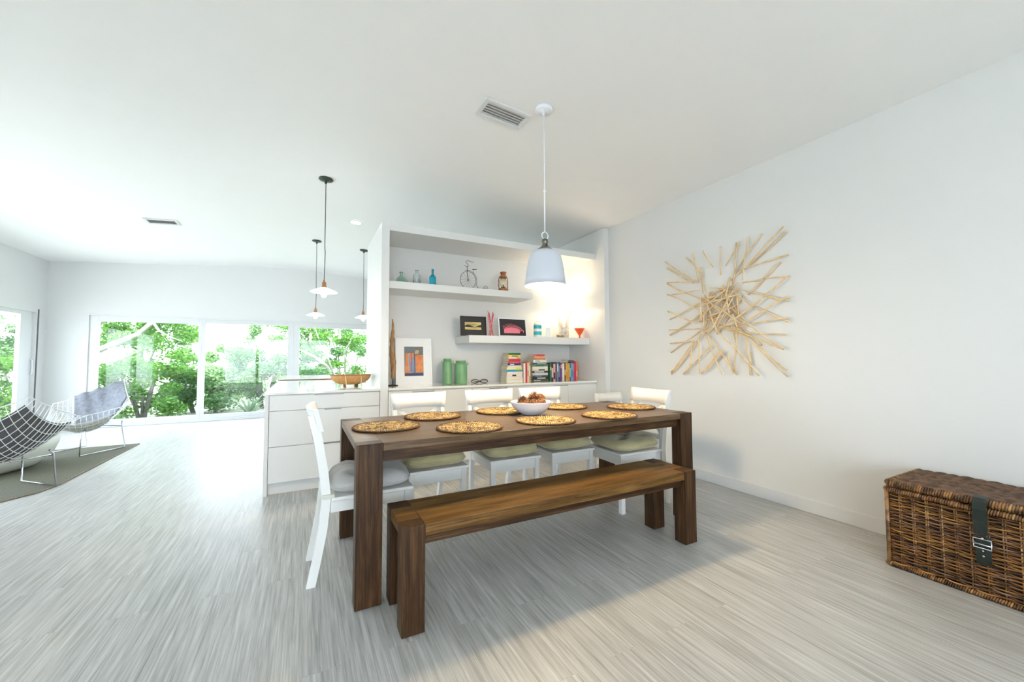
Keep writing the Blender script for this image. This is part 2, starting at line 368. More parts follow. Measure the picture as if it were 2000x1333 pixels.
# ---------------------------------------------------------------- kitchen island with drawers
IX0, IX1, IB = -.289, UX0-.001, 6.1
isl = thing('kitchen_island', 'white kitchen island with three wide drawers facing the dining table', 'kitchen island', (IX0, UY, 0)); W_ = IX1-IX0
MB().box(0, .03, 0, IB-UY, 0, CZ-.022, .002).obj('end_panel', 'lacquer', isl)
MB().box(.031, W_, .02, IB-UY, .10, CZ-.024).obj('body', 'lacquer', isl)
MB().box(.031, W_, .06, .08, 0, .099).obj('toe_kick', 'lacquer', isl)
for z0, z1, hx in ((.108, .408, (.45, .62)), (.414, .712, (.46, .60)), (.718, CZ-.030, (.38, .62))):
    d = MB().box(.034, W_-.003, -.0, .019, z0, z1, .0015).obj('drawer', 'lacquer', isl)
    MB().box(hx[0], hx[1], -.006, -.0005, z1-.007, z1-.001).obj('handle', 'nickel', d)
it = MB().box(IX0-.002, IX1, UY-.012, IB, CZ-.021, CZ, .002).obj('island_worktop', 'quartz'); tag(it, 'glossy white stone worktop of the kitchen island', 'worktop')
bar = thing('kitchen_counter', 'pale counter with thin brown edge behind the kitchen island', 'counter', (IX0, 6.13, 0))
MB().box(.02, 1.7, .02, 1.2, 0, .86).obj('body', 'lacquer', bar); MB().box(0, 1.7, .004, 1.25, .865, .893, .002).obj('counter_top', 'quartz', bar)
MB().box(0, 1.7, 0, .0035, .872, .884).obj('edge_strip', 'wood_edge', bar)
# ---------------------------------------------------------------- ceiling fittings
def ceil_tilt(o, x): o.rotation_euler = (0, math.atan(SL*max(-1, min(1, (x-RIDGE)/RW))), 0); return o
def vent(x, y, w_, l_, label):
    v = thing('ceiling_vent', label, 'vent', (x, y, cz(x)-.001)); ceil_tilt(v, x)
    mb = MB()
    for a in ((-w_/2, w_/2, -l_/2, -l_/2+.03), (-w_/2, w_/2, l_/2-.03, l_/2), (-w_/2, -w_/2+.03, -l_/2+.03, l_/2-.03), (w_/2-.03, w_/2, -l_/2+.03, l_/2-.03)): mb.box(*a, -.014, 0, .002)
    mb.obj('frame', 'white_trim', v)
    MB().box(-w_/2+.03, w_/2-.03, -l_/2+.03, l_/2-.03, -.003, 0).obj('duct_opening', 'duct_grey', v)
    n_ = 5
    for k in range(n_):
        yy = -l_/2+.045+(l_-.09)*k/(n_-1); s_ = MB(); s_.hexa([(-w_/2+.031, yy-.012, -.012), (w_/2-.031, yy-.012, -.012), (w_/2-.031, yy-.010, -.012), (-w_/2+.031, yy-.010, -.012), (-w_/2+.031, yy+.009, -.004), (w_/2-.031, yy+.009, -.004), (w_/2-.031, yy+.011, -.004), (-w_/2+.031, yy+.011, -.004)])
        s_.obj('slat', 'white_trim', v)
vent(1.26, 2.51, .36, .20, 'white louvred ceiling vent beside the white dining pendant')
vent(-1.66, 6.57, .34, .21, 'far louvred ceiling vent over the lounge area')
dl = thing('recessed_downlight', 'round recessed ceiling light glowing near the alcove unit', 'ceiling light', (.585, 5.6, cz(.585)-.001)); ceil_tilt(dl, 1)
MB().lathe([(.085, 0), (.085, -.008), (.065, -.010), (.065, -.003)], 32, close=False).obj('trim_ring', 'white_trim', dl)
MB().lathe([(0, -.004), (.065, -.004), (.065, -.001), (0, -.001)], 32, close=False).obj('diffuser', 'bulb_white', dl)
def lamp_point(name, loc, e, col, r, parent=None):
    ld = bpy.data.lights.new(name, 'POINT'); ld.energy = e; ld.color = col; ld.shadow_soft_size = r
    o = bpy.data.objects.new(name, ld); C.objects.link(o); o.location = loc
    if parent: o.parent = parent
    return o
# white bell pendant over the dining table
px, py = 1.48, 2.305; top = cz(px)
p = thing('bell_pendant', 'white bell pendant lamp hanging over the dining table', 'pendant lamp', (px, py, 0))
cn = MB().lathe([(0, 0), (.063, 0), (.063, -.018), (.05, -.026), (.012, -.028), (.010, -.05), (0, -.05)], 32).obj('ceiling_canopy', 'white_enamel', p, (0, 0, top)); ceil_tilt(cn, px)
MB().tube([(0, 0, top-.04), (0, 0, 2.43), (0, 0, 2.04)], .0045, 8).lathe([(0, 2.325), (.010, 2.33), (.010, 2.345), (0, 2.35)], 12).lathe([(0, 2.55), (.008, 2.555), (.008, 2.565), (0, 2.57)], 12).obj('rod', 'white_enamel', p)
MB().tube([(.026*math.cos(a*PI/12), 0, 2.020+.026*math.sin(a*PI/12)) for a in range(24)], .004, 8, closed=True).obj('ring', 'white_enamel', p)
MB().lathe([(0, 1.995), (.02, 1.995), (.022, 1.975), (.018, 1.965), (.022, 1.95), (.045, 1.93), (.058, 1.922), (.060, 1.916), (0, 1.915)], 32).obj('cap', 'nickel', p)
MB().lathe([(.052, 1.916), (.085, 1.908), (.107, 1.885), (.119, 1.845), (.129, 1.79), (.138, 1.72), (.1445, 1.665), (.1415, 1.665), (.135, 1.72), (.126, 1.79), (.116, 1.843), (.104, 1.88), (.083, 1.903), (.052, 1.911)], 48, close=False).obj('shade', 'shade_enamel', p)
MB().lathe([(0, 1.70), (.02, 1.705), (.034, 1.73), (.034, 1.75), (.02, 1.79), (.014, 1.81), (.014, 1.84), (0, 1.84)], 24).obj('bulb', 'bulb', p)
lamp_point('pendant_light', (0, 0, 1.69), 42, (1, .74, .40), .09, p)
# three small industrial pendants over the kitchen
def kp(x, y, label):
    k = thing('kitchen_pendant', label, 'pendant lamp', (x, y, 0), 0, 'small shallow-shade kitchen pendants'); tp = cz(x)
    c_ = MB().lathe([(0, 0), (.068, 0), (.068, -.012), (.05, -.020), (.014, -.024), (.011, -.05), (0, -.05)], 28).obj('ceiling_canopy', 'bronze', k, (0, 0, tp)); ceil_tilt(c_, x)
    pts = [(0.004*math.sin(z*5)*(1 if z < .35 else 0), 0, 1.965+(tp-.04-1.965)*z/1.0) for z in [i/14 for i in range(15)]]
    MB().tube(pts, .0042, 6).obj('cord', 'bronze', k)
    MB().lathe([(0, 1.975), (.008, 1.97), (.010, 1.950), (.020, 1.945), (.022, 1.90), (.030, 1.893), (.030, 1.888), (0, 1.888)], 20).obj('socket', 'copper', k)
    MB().lathe([(.022, 1.890), (.06, 1.878), (.125, 1.846), (.128, 1.842), (.122, 1.843), (.06, 1.872), (.022, 1.884)], 36, close=False).obj('shade', 'shade_glass', k)
    MB().lathe([(0, 1.79), (.02, 1.795), (.03, 1.82), (.022, 1.85), (.014, 1.885), (0, 1.885)], 20).obj('bulb', 'bulb_white', k)
    lamp_point('pendant_light', (0, 0, 1.76), 3, (1, .88, .7), .04, k)
kp(.167, 4.43, 'nearest of the three small pendants, above the kitchen island')
kp(.145, 6.85, 'small kitchen pendant behind and left of the nearest one')
kp(.856, 6.93, 'small kitchen pendant half hidden beside the alcove unit')
# ---------------------------------------------------------------- dining table
TX0, TX1, TY0, TY1, TZ = .223, 2.543, 1.974, 2.885, .757; LWX, LWY = .12, .085
tb = thing('dining_table', 'long dark stained oak dining table with thick square legs', 'table', ((TX0+TX1)/2, (TY0+TY1)/2, 0))
cX, cY = (TX0+TX1)/2, (TY0+TY1)/2; hx, hy = (TX1-TX0)/2, (TY1-TY0)/2
for sx in (-1, 1):
    for sy in (-1, 1):
        x0 = sx*hx - (LWX if sx > 0 else 0); y0 = sy*hy - (LWY if sy > 0 else 0)
        MB().box(x0, x0+LWX, y0, y0+LWY, .004, TZ, .003).box(x0+.02, x0+LWX-.02, y0+.02, y0+LWY-.02, 0, .004).obj('leg', 'wood_z', tb)
mb = MB(); mb.box(-hx+LWX+.001, hx-LWX-.001, -hy+.002, hy-.002, TZ-.040, TZ-.001, .002)
for sx in (-1, 1): mb.box(*sorted((sx*(hx-.002), sx*(hx-LWX))), -hy+LWY+.001, hy-LWY-.001, TZ-.040, TZ-.001, .002)
mb.obj('tabletop', 'table_top_lit', tb)
for sy in (-1, 1):
    a, b = sorted((sy*(hy-.028), sy*(hy-.052))); MB().box(-hx+LWX, hx-LWX, a, b, TZ-.095, TZ-.041, .002).obj('apron', 'wood_x', tb)
for sx in (-1, 1):
    a, b = sorted((sx*(hx-.03), sx*(hx-.055))); MB().box(a, b, -hy+LWY, hy-LWY, TZ-.095, TZ-.041, .002).obj('apron', 'wood_y', tb)
# ---------------------------------------------------------------- bench
BX0, BX1, BY0, BY1, BZ_ = .374, 2.206, 1.695, 2.033, .4496
bn = thing('bench', 'dark stained wooden bench with plank seat along the near side of the table', 'bench', ((BX0+BX1)/2, (BY0+BY1)/2, 0))
hx, hy = (BX1-BX0)/2, (BY1-BY0)/2; LX_, LY_ = .099, .086
for sx in (-1, 1):
    for sy in (-1, 1):
        x0 = sx*hx - (LX_ if sx > 0 else 0); y0 = sy*hy - (LY_ if sy > 0 else 0)
        MB().box(x0, x0+LX_, y0, y0+LY_, .004, BZ_, .003).box(x0+.02, x0+LX_-.02, y0+.02, y0+LY_-.02, 0, .004).obj('leg', 'wood_z', bn)
mb = MB(); mb.box(-hx+LX_+.001, hx-LX_-.001, -hy+.004, hy-.004, BZ_-.050, BZ_-.001, .002)
for sx in (-1, 1): mb.box(*sorted((sx*(hx-.002), sx*(hx-LX_))), -hy+LY_+.001, hy-LY_-.001, BZ_-.05, BZ_-.001, .002)
mb.obj('seat', 'bench_top_lit', bn)
for sy in (-1, 1):
    a, b = sorted((sy*(hy-.028), sy*(hy-.052))); MB().box(-hx+LX_, hx-LX_, a, b, BZ_-.093, BZ_-.051, .002).obj('apron', 'wood_x', bn)
for sx in (-1, 1):
    a, b = sorted((sx*(hx-.03), sx*(hx-.055))); MB().box(a, b, -hy+LY_, hy-LY_, BZ_-.093, BZ_-.051, .002).obj('apron', 'wood_y', bn)
# ---------------------------------------------------------------- dining chairs (face local -Y)
def bar(mb, pts, wx, wy):   # a rectangular bar swept through points, section wx by wy
    R = []
    for (x, y, z) in pts: R.append([mb.b.verts.new((x+a*wx/2, y+b*wy/2, z)) for a, b in ((-1, -1), (1, -1), (1, 1), (-1, 1))])
    for A, B in zip(R, R[1:]):
        for k in range(4): mb.b.faces.new((A[k], A[(k+1) % 4], B[(k+1) % 4], B[k]))
    mb.b.faces.new(R[0][::-1]); mb.b.faces.new(R[-1])
def make_chair(label, s=1.0):
    t = thing('dining_chair', label, 'chair', (0, 0, 0), 0)
    def P(*p): return tuple(v*s for v in p)
    for sx in (-1, 1):
        m_ = MB(); bar(m_, [P(sx*.172, -.190, 0), P(sx*.178, -.195, .425)], .034*s, .034*s); m_.obj('leg', 'chair_paint', t)
    for sx in (-1, 1):
        m_ = MB(); bar(m_, [P(sx*.155, .285, 0), P(sx*.163, .262, .12), P(sx*.172, .235, .28), P(sx*.176, .220, .44), P(sx*.178, .235, .58), P(sx*.181, .262, .74), P(sx*.183, .292, .87)], .028*s, .042*s); m_.obj('leg', 'chair_paint', t)
    m_ = MB(); m_.box(-.205*s, .205*s, -.225*s, .20*s, .425*s, .445*s, .006); m_.obj('seat', 'chair_paint', t)
    m_ = MB(); m_.box(-.160*s, .160*s, -.208*s, -.186*s, .355*s, .4245*s, .002); m_.box(-.185*s, -.165*s, -.178*s, .20*s, .365*s, .4245*s, .002); m_.box(.165*s, .185*s, -.178*s, .20*s, .365*s, .4245*s, .002); m_.box(-.160*s, .160*s, .195*s, .215*s, .365*s, .4245*s, .002)
    m_.obj('seat_frame', 'chair_paint', t)
    def rail(u_, v_, zlo, zhi, y, w_, th, bow=.035):
        pass
    m_ = MB()
    def top(uu, side):   # wide curved head rail, wider at its upper edge
        x = (uu-.5)*2
        return x
    nseg = 12; R = []
    for i in range(nseg+1):
        x = -1+2*i/nseg; yb = .03*(1-x*x)
        zt = .897 + .006*abs(x)**2; zb = .788 + .004*(1-x*x)
        R.append([m_.b.verts.new(P(x*.200, .238+yb, zb)), m_.b.verts.new(P(x*.200, .262+yb, zb)), m_.b.verts.new(P(x*.216, .292+yb, zt)), m_.b.verts.new(P(x*.216, .268+yb, zt))])
    for A, B in zip(R, R[1:]):
        for k in range(4): f = m_.b.faces.new((A[k], A[(k+1) % 4], B[(k+1) % 4], B[k])); f.smooth = k in (1, 3)
    m_.b.faces.new(R[0][::-1]); m_.b.faces.new(R[-1])
    m_.obj('backrest', 'chair_paint', t)
    for sx in (-1, 1):
        m_ = MB(); pts = [P(sx*.165*(1-2*i/6), .237+.052*i/6+.006*sx, .535+.26*i/6) for i in range(7)]; bar(m_, pts, .040*s, .010*s); m_.obj('cross_slat', 'chair_paint', t)
    m_ = MB(); m_.box(-.163*s, .163*s, .222*s, .240*s, .505*s, .545*s, .003); m_.obj('lower_rail', 'chair_paint', t)
    return t
def make_cushion(label, matn, seed=1, s=1.0, ties=False):
    rnd = random.Random(seed); tuft = [(0, 0), (-.09, -.09), (.09, -.09), (-.09, .09), (.09, .09)]; w_ = .212*s
    ph = [rnd.uniform(0, 6) for _ in range(8)]
    def fn(u_, v_):   # closed pillow surface: v 0..1 runs from the centre of the top over the rim to the centre of the bottom
        a = 2*PI*u_; c_, s_ = math.cos(a), math.sin(a); k = (abs(c_)**5+abs(s_)**5)**(-1/5)
        if v_ < .5: rr = math.sin(min(v_/.5, 1)*PI/2)**.85; sg = 1
        else: rr = math.sin((1-v_)/.5*PI/2)**.85; sg = -1
        q = min(rr, 1); x = w_*k*c_*q*(1+.02*math.sin(3*a+ph[0])); y = w_*k*s_*q*(1+.02*math.sin(2*a+ph[1]))
        h = .058*(max(0, 1-q**5))**.5
        if sg > 0:
            for tx, ty in tuft: h -= .040*math.exp(-((x-tx)**2+(y-ty)**2)/.0011)
            h += (.006*math.sin(38*x+ph[2]+2*math.sin(20*y))*math.sin(34*y+ph[3]+2*math.sin(17*x)) + .007*math.sin(8*a+ph[4])*q**2)*min(1, 3*(1-q**4))
            z = .044+max(h, .0)
        else: z = .044-max(h, 0)*.75
        return (x, y, z)
    m_ = MB(); m_.grid(fn, 64, 24, cu=True); bmesh.ops.remove_doubles(m_.b, verts=m_.b.verts, dist=.0004)
    t = m_.obj('seat_cushion', matn); tag(t, label, 'cushion')
    m_ = MB()
    m_.tube([(w_*1.0*c_, w_*1.0*s_, .044) for c_, s_ in [(math.cos(a)*(abs(math.cos(a))**5+abs(math.sin(a))**5)**(-.2), math.sin(a)*(abs(math.cos(a))**5+abs(math.sin(a))**5)**(-.2)) for a in [2*PI*i/64 for i in range(64)]]], .0035, 6, closed=True)
    m_.obj('piping', matn, t)
    if ties:
        for sx in (-1, 1):
            m_ = MB(); y0 = .205; m_.box(sx*.178-.024, sx*.178+.024, y0-.014, y0+.046, -.004, .018, .003); m_.obj('tie', 'cream_pad', t)
    return t
ch0 = make_chair('white cross-back chair at the left end of the far side')
SEATZ = .4455
spots = [(.785, 2.735, .02, 'white cross-back dining chair on the far side, nearest the kitchen island', 0),
         (1.365, 2.735, -.02, 'white cross-back dining chair on the far side, middle of the three between bowl and island', 1),
         (1.868, 2.735, -.0, 'white cross-back dining chair on the far side, directly behind the bowl of cones', 2)]
G = 'white dining chairs around the table'
CG = 'tufted seat cushions'
clab = ['olive tufted cushion on the far-side chair nearest the kitchen island', 'olive tufted cushion on the middle chair of the far side', 'olive tufted cushion on the far-side chair directly behind the bowl']
for x, y, rz, lb, k in spots:
    if k == 0: ch0.location = (x, y, 0); ch0.rotation_euler.z = rz; ch0['label'] = lb; ch0['group'] = G
    else: dup(ch0, (x, y, 0), rz, lb, G)
    cu = make_cushion(clab[k], 'cushion_velvet', 3+k); cu['group'] = CG; cu.location = (x, y-.015, SEATZ); cu.rotation_euler.z = rz
# end chairs: left one faces +X, right one faces -X
dup(ch0, (.335, 2.455, 0), PI/2, 'white cross-back dining chair at the left end of the table, seen from behind', G)
cu = make_cushion('pale grey tufted cushion with ties on the left end chair', 'cushion_grey', 11, ties=True); cu['group'] = CG; cu.location = (.345, 2.455, SEATZ); cu.rotation_euler.z = PI/2
dup(ch0, (2.318, 2.43, 0), -PI/2-.04, 'white cross-back dining chair at the right end of the table near the twig art', G)
cu = make_cushion('pale olive tufted cushion on the right end chair', 'cushion_velvet', 12); cu['group'] = CG; cu.location = (2.300, 2.43, SEATZ); cu.rotation_euler.z = -PI/2-.04
dup(ch0, (3.045, 3.17, 0), .05, 'low white chair standing apart by the alcove right panel', G)
lc = bpy.data.objects[C.objects[-1].name]
for o in [o for o in C.objects if o.get('label', '').startswith('low white chair')]: o.scale = (.93, .93, .857)
# ---------------------------------------------------------------- placemats
def mat_root(label):
    Rm = .19
    t = thing('woven_placemat', label, 'placemat', (0, 0, 0), 0, 'round rattan placemats')
    m_ = MB(); nr = 9
    for i in range(nr):
        r_ = .012+i*.0205; n_ = max(10, int(2*PI*r_/.0145))
        for k in range(n_):   # short slanted strands laid side by side, each ring leaning the other way
            a = 2*PI*(k+.5*(i % 2))/n_; d = .55*(1 if i % 2 else -1)
            p0 = Vector((math.cos(a-d*.011/max(r_, .02))*(r_-.010), math.sin(a-d*.011/max(r_, .02))*(r_-.010), .0035)); p1 = Vector((math.cos(a+d*.011/max(r_, .02))*(r_+.010), math.sin(a+d*.011/max(r_, .02))*(r_+.010), .0035))
            m_.tube([p0, (p0+p1)/2+Vector((0, 0, .0035)), p1], [.0035, .0058, .0035], 5, flat=.6)
    m_.obj('strands', 'mat_rattan', t)
    MB().lathe([(0, .0008), (Rm-.006, .0008), (Rm-.006, .002), (0, .002)], 48).obj('backing', 'dark_bark', t)
    m_ = MB(); n_ = 110
    for k in range(n_):
        a = 2*PI*k/n_; m_.tube([(math.cos(a)*(Rm-.011), math.sin(a)*(Rm-.011), .0045), (math.cos(a+.03)*(Rm-.003), math.sin(a+.03)*(Rm-.003), .0085), (math.cos(a+.04)*(Rm+.002), math.sin(a+.04)*(Rm+.002), .003)], .0042, 4)
    m_.obj('rim', 'mat_rim', t)
    return t
mlab = ['round rattan placemat at the left end of the table', 'round rattan placemat on the near side, leftmost of the near three', 'round rattan placemat in front of the white bowl, middle of the near side',
        'round rattan placemat on the near side, rightmost of the near three', 'round rattan placemat on the far side before the chair nearest the island', 'round rattan placemat partly hidden behind the white bowl',
        'round rattan placemat on the far side just right of the white bowl', 'round rattan placemat at the right end of the table']
mxy = [(.440, 2.425), (.862, 2.165), (1.385, 2.165), (1.90, 2.145), (.800, 2.70), (1.335, 2.70), (1.905, 2.70), (2.375, 2.42)]
m0 = mat_root(mlab[0])
for i, (x, y) in enumerate(mxy):
    if i == 0: m0.location = (x, y, TZ)
    else: dup(m0, (x, y, TZ), i*.7, mlab[i])
# ---------------------------------------------------------------- bowl of cones
bxy = (1.445, 2.45)
t = MB().lathe([(0, .004), (.048, .004), (.052, 0), (.057, 0), (.062, .006), (.099, .026), (.129, .057), (.146, .090), (.149, .095), (.144, .096), (.126, .061), (.095, .032), (.056, .014), (0, .012)], 56).obj('bowl', 'ceramic', None, (*bxy, TZ))
tag(t, 'wide pale ceramic bowl full of cones on the dining table', 'bowl')
def cone_mesh():
    m_ = MB(); m_.lathe([(0, -.040), (.012, -.036), (.019, -.015), (.016, .012), (.006, .040), (0, .044)], 12)
    n_ = 84
    for k in range(n_):
        f = k/n_; z = -.038+.078*f; r_ = .036*math.sin(PI*min(1, (f*.86+.13)))**.7; a = k*2.39996
        c_, s_ = math.cos(a), math.sin(a); w_ = .0078*(1-.45*f); e = Vector((c_, s_, 0)); sd_ = Vector((-s_, c_, 0)); b_ = Vector((0, 0, z))
        m_.b.faces.new([m_.b.verts.new(b_+e*.008-sd_*w_*.5), m_.b.verts.new(b_+e*r_-sd_*w_+Vector((0, 0, .008))), m_.b.verts.new(b_+e*(r_+.003)+Vector((0, 0, .0115))), m_.b.verts.new(b_+e*r_+sd_*w_+Vector((0, 0, .008))), m_.b.verts.new(b_+e*.008+sd_*w_*.5)])
        m_.b.faces.new([m_.b.verts.new(b_+e*(r_+.003)+Vector((0, 0, .0115))), m_.b.verts.new(b_+e*r_-sd_*w_+Vector((0, 0, .008))), m_.b.verts.new(b_+e*(r_-.004)+Vector((0, 0, .003))), m_.b.verts.new(b_+e*r_+sd_*w_+Vector((0, 0, .008)))])
    return m_.mesh('pine_cone', 'pinecone')
cm = cone_mesh()
cl = [(-.108, -.02, .088, 1.3, .4, 1, 'leftmost pine cone in the bowl, lying on its side'), (-.052, -.035, .094, 1.5, 1.2, 1.0, 'pine cone lying at the left front of the bowl'), (-.06, .05, .100, .6, 2, 1, 'spiky pine cone at the back left of the bowl'),
      (.0, -.05, .088, 1.2, 3, .95, 'light brown pine cone at the front middle of the bowl'), (.035, .025, .128, .5, .3, 1.12, 'topmost pine cone standing highest in the bowl'), (.075, -.04, .092, 1.4, 2.1, 1, 'pine cone low at the front right of the bowl'),
      (.108, .018, .112, .7, 5, 1.08, 'rightmost pine cone in the bowl, leaning on the rim'), (-.01, .065, .094, 1.1, 4, 1, 'pine cone at the back of the bowl, mostly hidden'), (.0, .0, .045, 1.4, 1, 1, 'pine cone buried at the bottom middle of the bowl'),
      (-.055, .01, .045, 1.5, 3, 1, 'pine cone buried at the bottom left of the bowl'), (.055, .0, .048, 1.5, .2, 1, 'pine cone buried at the bottom right of the bowl')]
for dx, dy, dz, ta, tz, sc, lb in cl:
    o = bpy.data.objects.new('pine_cone', cm); C.objects.link(o); o.location = (bxy[0]+dx*.86, bxy[1]+dy*.86, TZ+dz*.93); o.rotation_euler = (ta, 0, tz); o.scale = (sc*.9,)*3; tag(o, lb, 'pine cone', 'pine cones in the bowl')
# ---------------------------------------------------------------- rattan bowl on the island
rb = thing('rattan_basket', 'shallow brown rattan basket bowl with cane hoops on the island worktop', 'basket', (.435, 4.44, CZ), .1)
def bo(u_, v_):
    a = 2*PI*u_; k = v_; r_ = .075+.115*math.sin(k*PI/2)**.8; z = .022+.095*k**1.25; rip = .0025*math.sin(60*k)+.002*math.sin(a*40)
    return ((r_+rip)*1.05*math.cos(a), (r_+rip)*.72*math.sin(a), z)
def bi(u_, v_): x, y, z = bo(u_, v_); return (x*.965, y*.965, z+.004)
m_ = MB(); m_.grid(bo, 80, 22, cu=True); m_.grid(bi, 80, 12, cu=True); m_.prism([(.078*math.cos(2*PI*i/40), .055*math.sin(2*PI*i/40)) for i in range(40)], .020, .026); m_.obj('bowl', 'bowl_rattan', rb)
MB().tube([(.1985*math.cos(2*PI*i/48), .136*math.sin(2*PI*i/48), .118) for i in range(48)], .005, 6, closed=True).obj('rim', 'wood_edge', rb)
for sx in (-1, 1):
    pts = [(sx*.07, -.02+.0*i, 0) for i in range(1)]
    pts = [(sx*.070+.012*math.sin(i/20*PI)*sx, -.148*math.cos(i/20*PI), .004+.160*math.sin(i/20*PI)**.75) for i in range(21)]
    MB().tube(pts, .004, 6).obj('hoop', 'cane', rb)
for sx in (-1, 1):
    for sy in (-1, 1): MB().lathe([(0, 0), (.012, 0), (.010, .024), (0, .024)], 12, (sx*.055, sy*.03, 0)).obj('foot', 'wood_edge', rb)
# ---------------------------------------------------------------- upper shelf: bottles, wire bicycle, lantern
ys = 4.19
t = MB().lathe([(0, 0), (.060, 0), (.066, .008), (.064, .022), (.048, .050), (.024, .072), (.014, .084), (.012, .108), (.020, .114), (.020, .119), (.009, .119), (.009, .085), (.020, .068), (.044, .046), (.058, .020), (.056, .008), (0, .006)], 40).obj('glass_flask', 'glass_green', None, (.892, ys, S1)); tag(t, 'squat green glass flask with wide base on the upper shelf', 'bottle', 'glass bottles on the upper shelf')
t = MB().lathe([(0, 0), (.036, 0), (.040, .006), (.040, .085), (.034, .105), (.016, .122), (.012, .130), (.012, .145), (.018, .150), (.018, .156), (.008, .156), (.008, .128), (.030, .102), (.036, .084), (.036, .008), (0, .006)], 36).obj('glass_bottle', 'glass_clear', None, (1.055, ys, S1)); tag(t, 'clear round glass bottle between the green flask and the blue bottle', 'bottle', 'glass bottles on the upper shelf')
t = MB().lathe([(0, 0), (.036, 0), (.038, .004), (.038, .092), (.034, .104), (.017, .118), (.013, .128), (.013, .186), (.010, .188), (0, .186)], 36).obj('glass_bottle', 'glass_blue', None, (1.230, ys, S1)); tag(t, 'bright blue long-necked bottle on the upper shelf', 'bottle', 'glass bottles on the upper shelf')
bk = thing('wire_bicycle', 'black wire model of a high-wheel bicycle on the upper shelf', 'ornament', (1.645, ys, S1), .1)
def ring(mb, cx_, cz_, r_, t_, n_=40, a0=0, a1=2*PI):
    full = abs(a1-a0-2*PI) < 1e-6; k = n_ if full else n_+1
    mb.tube([(cx_+r_*math.cos(a0+(a1-a0)*i/n_), 0, cz_+r_*math.sin(a0+(a1-a0)*i/n_)) for i in range(k)], t_, 6, closed=full)
m_ = MB(); ring(m_, 0, .103, .100, .0026)
for i in range(14): a = PI*i/7; m_.tube([(0, 0, .103), (.1*math.cos(a), 0, .103+.1*math.sin(a))], .0009, 4)
m_.lathe([(0, -.005), (.006, -.005), (.006, .005), (0, .005)], 10, (0, 0, .103)); m_.obj('front_wheel', 'dark_metal', bk)
m_ = MB(); ring(m_, .232, .030, .028, .0022, 24)
for i in range(8): a = PI*i/4; m_.tube([(.232, 0, .03), (.232+.028*math.cos(a), 0, .03+.028*math.sin(a))], .0009, 4)
m_.obj('rear_wheel', 'dark_metal', bk)
m_ = MB(); ring(m_, 0, .103, .113, .0024, 20, 1.9, -.35); m_.tube([(.106, 0, .064), (.118, 0, .035), (.135, 0, .024), (.165, 0, .022), (.195, 0, .026), (.232, 0, .03)], .0024, 6); m_.tube([(0, 0, .103), (-.012, 0, .20), (-.014, 0, .25), (0, 0, .27)], .0032, 6)
m_.tube([(.070, 0, .192), (.075, 0, .232)], .002, 6); m_.obj('frame', 'dark_metal', bk)
m_ = MB(); m_.tube([(0, 0, .27), (-.004, 0, .290), (-.026, 0, .30), (-.03, 0, .315), (-.008, 0, .330), (.028, 0, .322), (.07, 0, .318)], .0026, 6); m_.tube([(0, 0, .262), (-.03, .0, .258), (-.045, 0, .27)], .0026, 6); m_.obj('handlebar', 'dark_metal', bk)
m_ = MB(); m_.hexa([(.055, -.012, .232), (.105, -.014, .236), (.105, .014, .236), (.055, .012, .232), (.055, -.010, .238), (.108, -.014, .242), (.108, .014, .242), (.055, .010, .238)]); m_.obj('saddle', 'dark_metal', bk)
ln = thing('hurricane_lantern', 'rusty orange oil lantern on the right end of the upper shelf', 'lantern', (2.095, ys, S1), .2)
MB().lathe([(0, .004), (.050, .004), (.060, .010), (.062, .030), (.052, .042), (.028, .048), (.026, .058), (0, .058)], 32).lathe([(0, 0), (.055, 0), (.055, .004), (0, .004)], 32).obj('tank', 'rust', ln)
MB().lathe([(.026, .060), (.040, .085), (.045, .110), (.040, .140), (.028, .165), (.026, .165), (.037, .140), (.042, .110), (.037, .086), (.024, .060)], 28, close=False).obj('globe', 'glass_lantern', ln)
MB().lathe([(.030, .163), (.048, .170), (.050, .178), (.036, .196), (.030, .200), (.030, .222), (.040, .226), (.038, .238), (.022, .246), (0, .248)], 28).obj('cap', 'rust', ln)
for sx in (-1, 1): MB().tube([(sx*.052, 0, .035), (sx*.066, 0, .05), (sx*.066, 0, .15), (sx*.058, 0, .175), (sx*.040, 0, .190)], .0055, 8).obj('side_tube', 'rust', ln)
MB().tube([(-.066, 0, .15)]+[(-.066-.022*math.sin(i*PI/8), -.01*math.sin(i*PI/8), .15-.11*i/8) for i in range(1, 8)]+[(-.066, 0, .04)], .0016, 5).tube([(0, 0, .058), (0, 0, .085)], .006, 8).obj('bail_handle', 'dark_metal', ln)
# ---------------------------------------------------------------- lower shelf
for n_, c_ in (('pic_black', (.025, .022, .024)), ('pic_orange', (.72, .20, .07)), ('pic_red', (.45, .07, .04)), ('pic_blue', (.10, .30, .60)), ('pic_tan', (.55, .38, .18)), ('pic_grey', (.15, .17, .19)), ('pic_navy', (.03, .06, .16)), ('pic_pink', (.85, .22, .30)), ('mount_white', (.85, .86, .87))): mat(n_, c_, .6)
noisy('pic_gold', (.30, .20, .05), (.86, .72, .32), 9, .6, stretch=(.6, 1, 4)); noisy('pic_rust', (.62, .16, .05), (.80, .32, .12), 14, .6)
def lean(t, a): t.rotation_euler = (-a, 0, t.rotation_euler.z); return t
def picture(label, loc, w_, h_, bw, fm, mount, rz=0, lean_a=.12, mw=0, th=.016):
    t = thing('picture_frame', label, 'picture', loc, rz); lean(t, lean_a)
    m_ = MB(); m_.box(0, w_, 0, th, 0, bw, .001); m_.box(0, w_, 0, th, h_-bw, h_, .001); m_.box(0, bw, 0, th, bw, h_-bw, .001); m_.box(w_-bw, w_, 0, th, bw, h_-bw, .001); m_.obj('frame', fm, t)
    MB().box(bw, w_-bw, .005, th-.002, bw, h_-bw).obj('mount', mount, t); return t
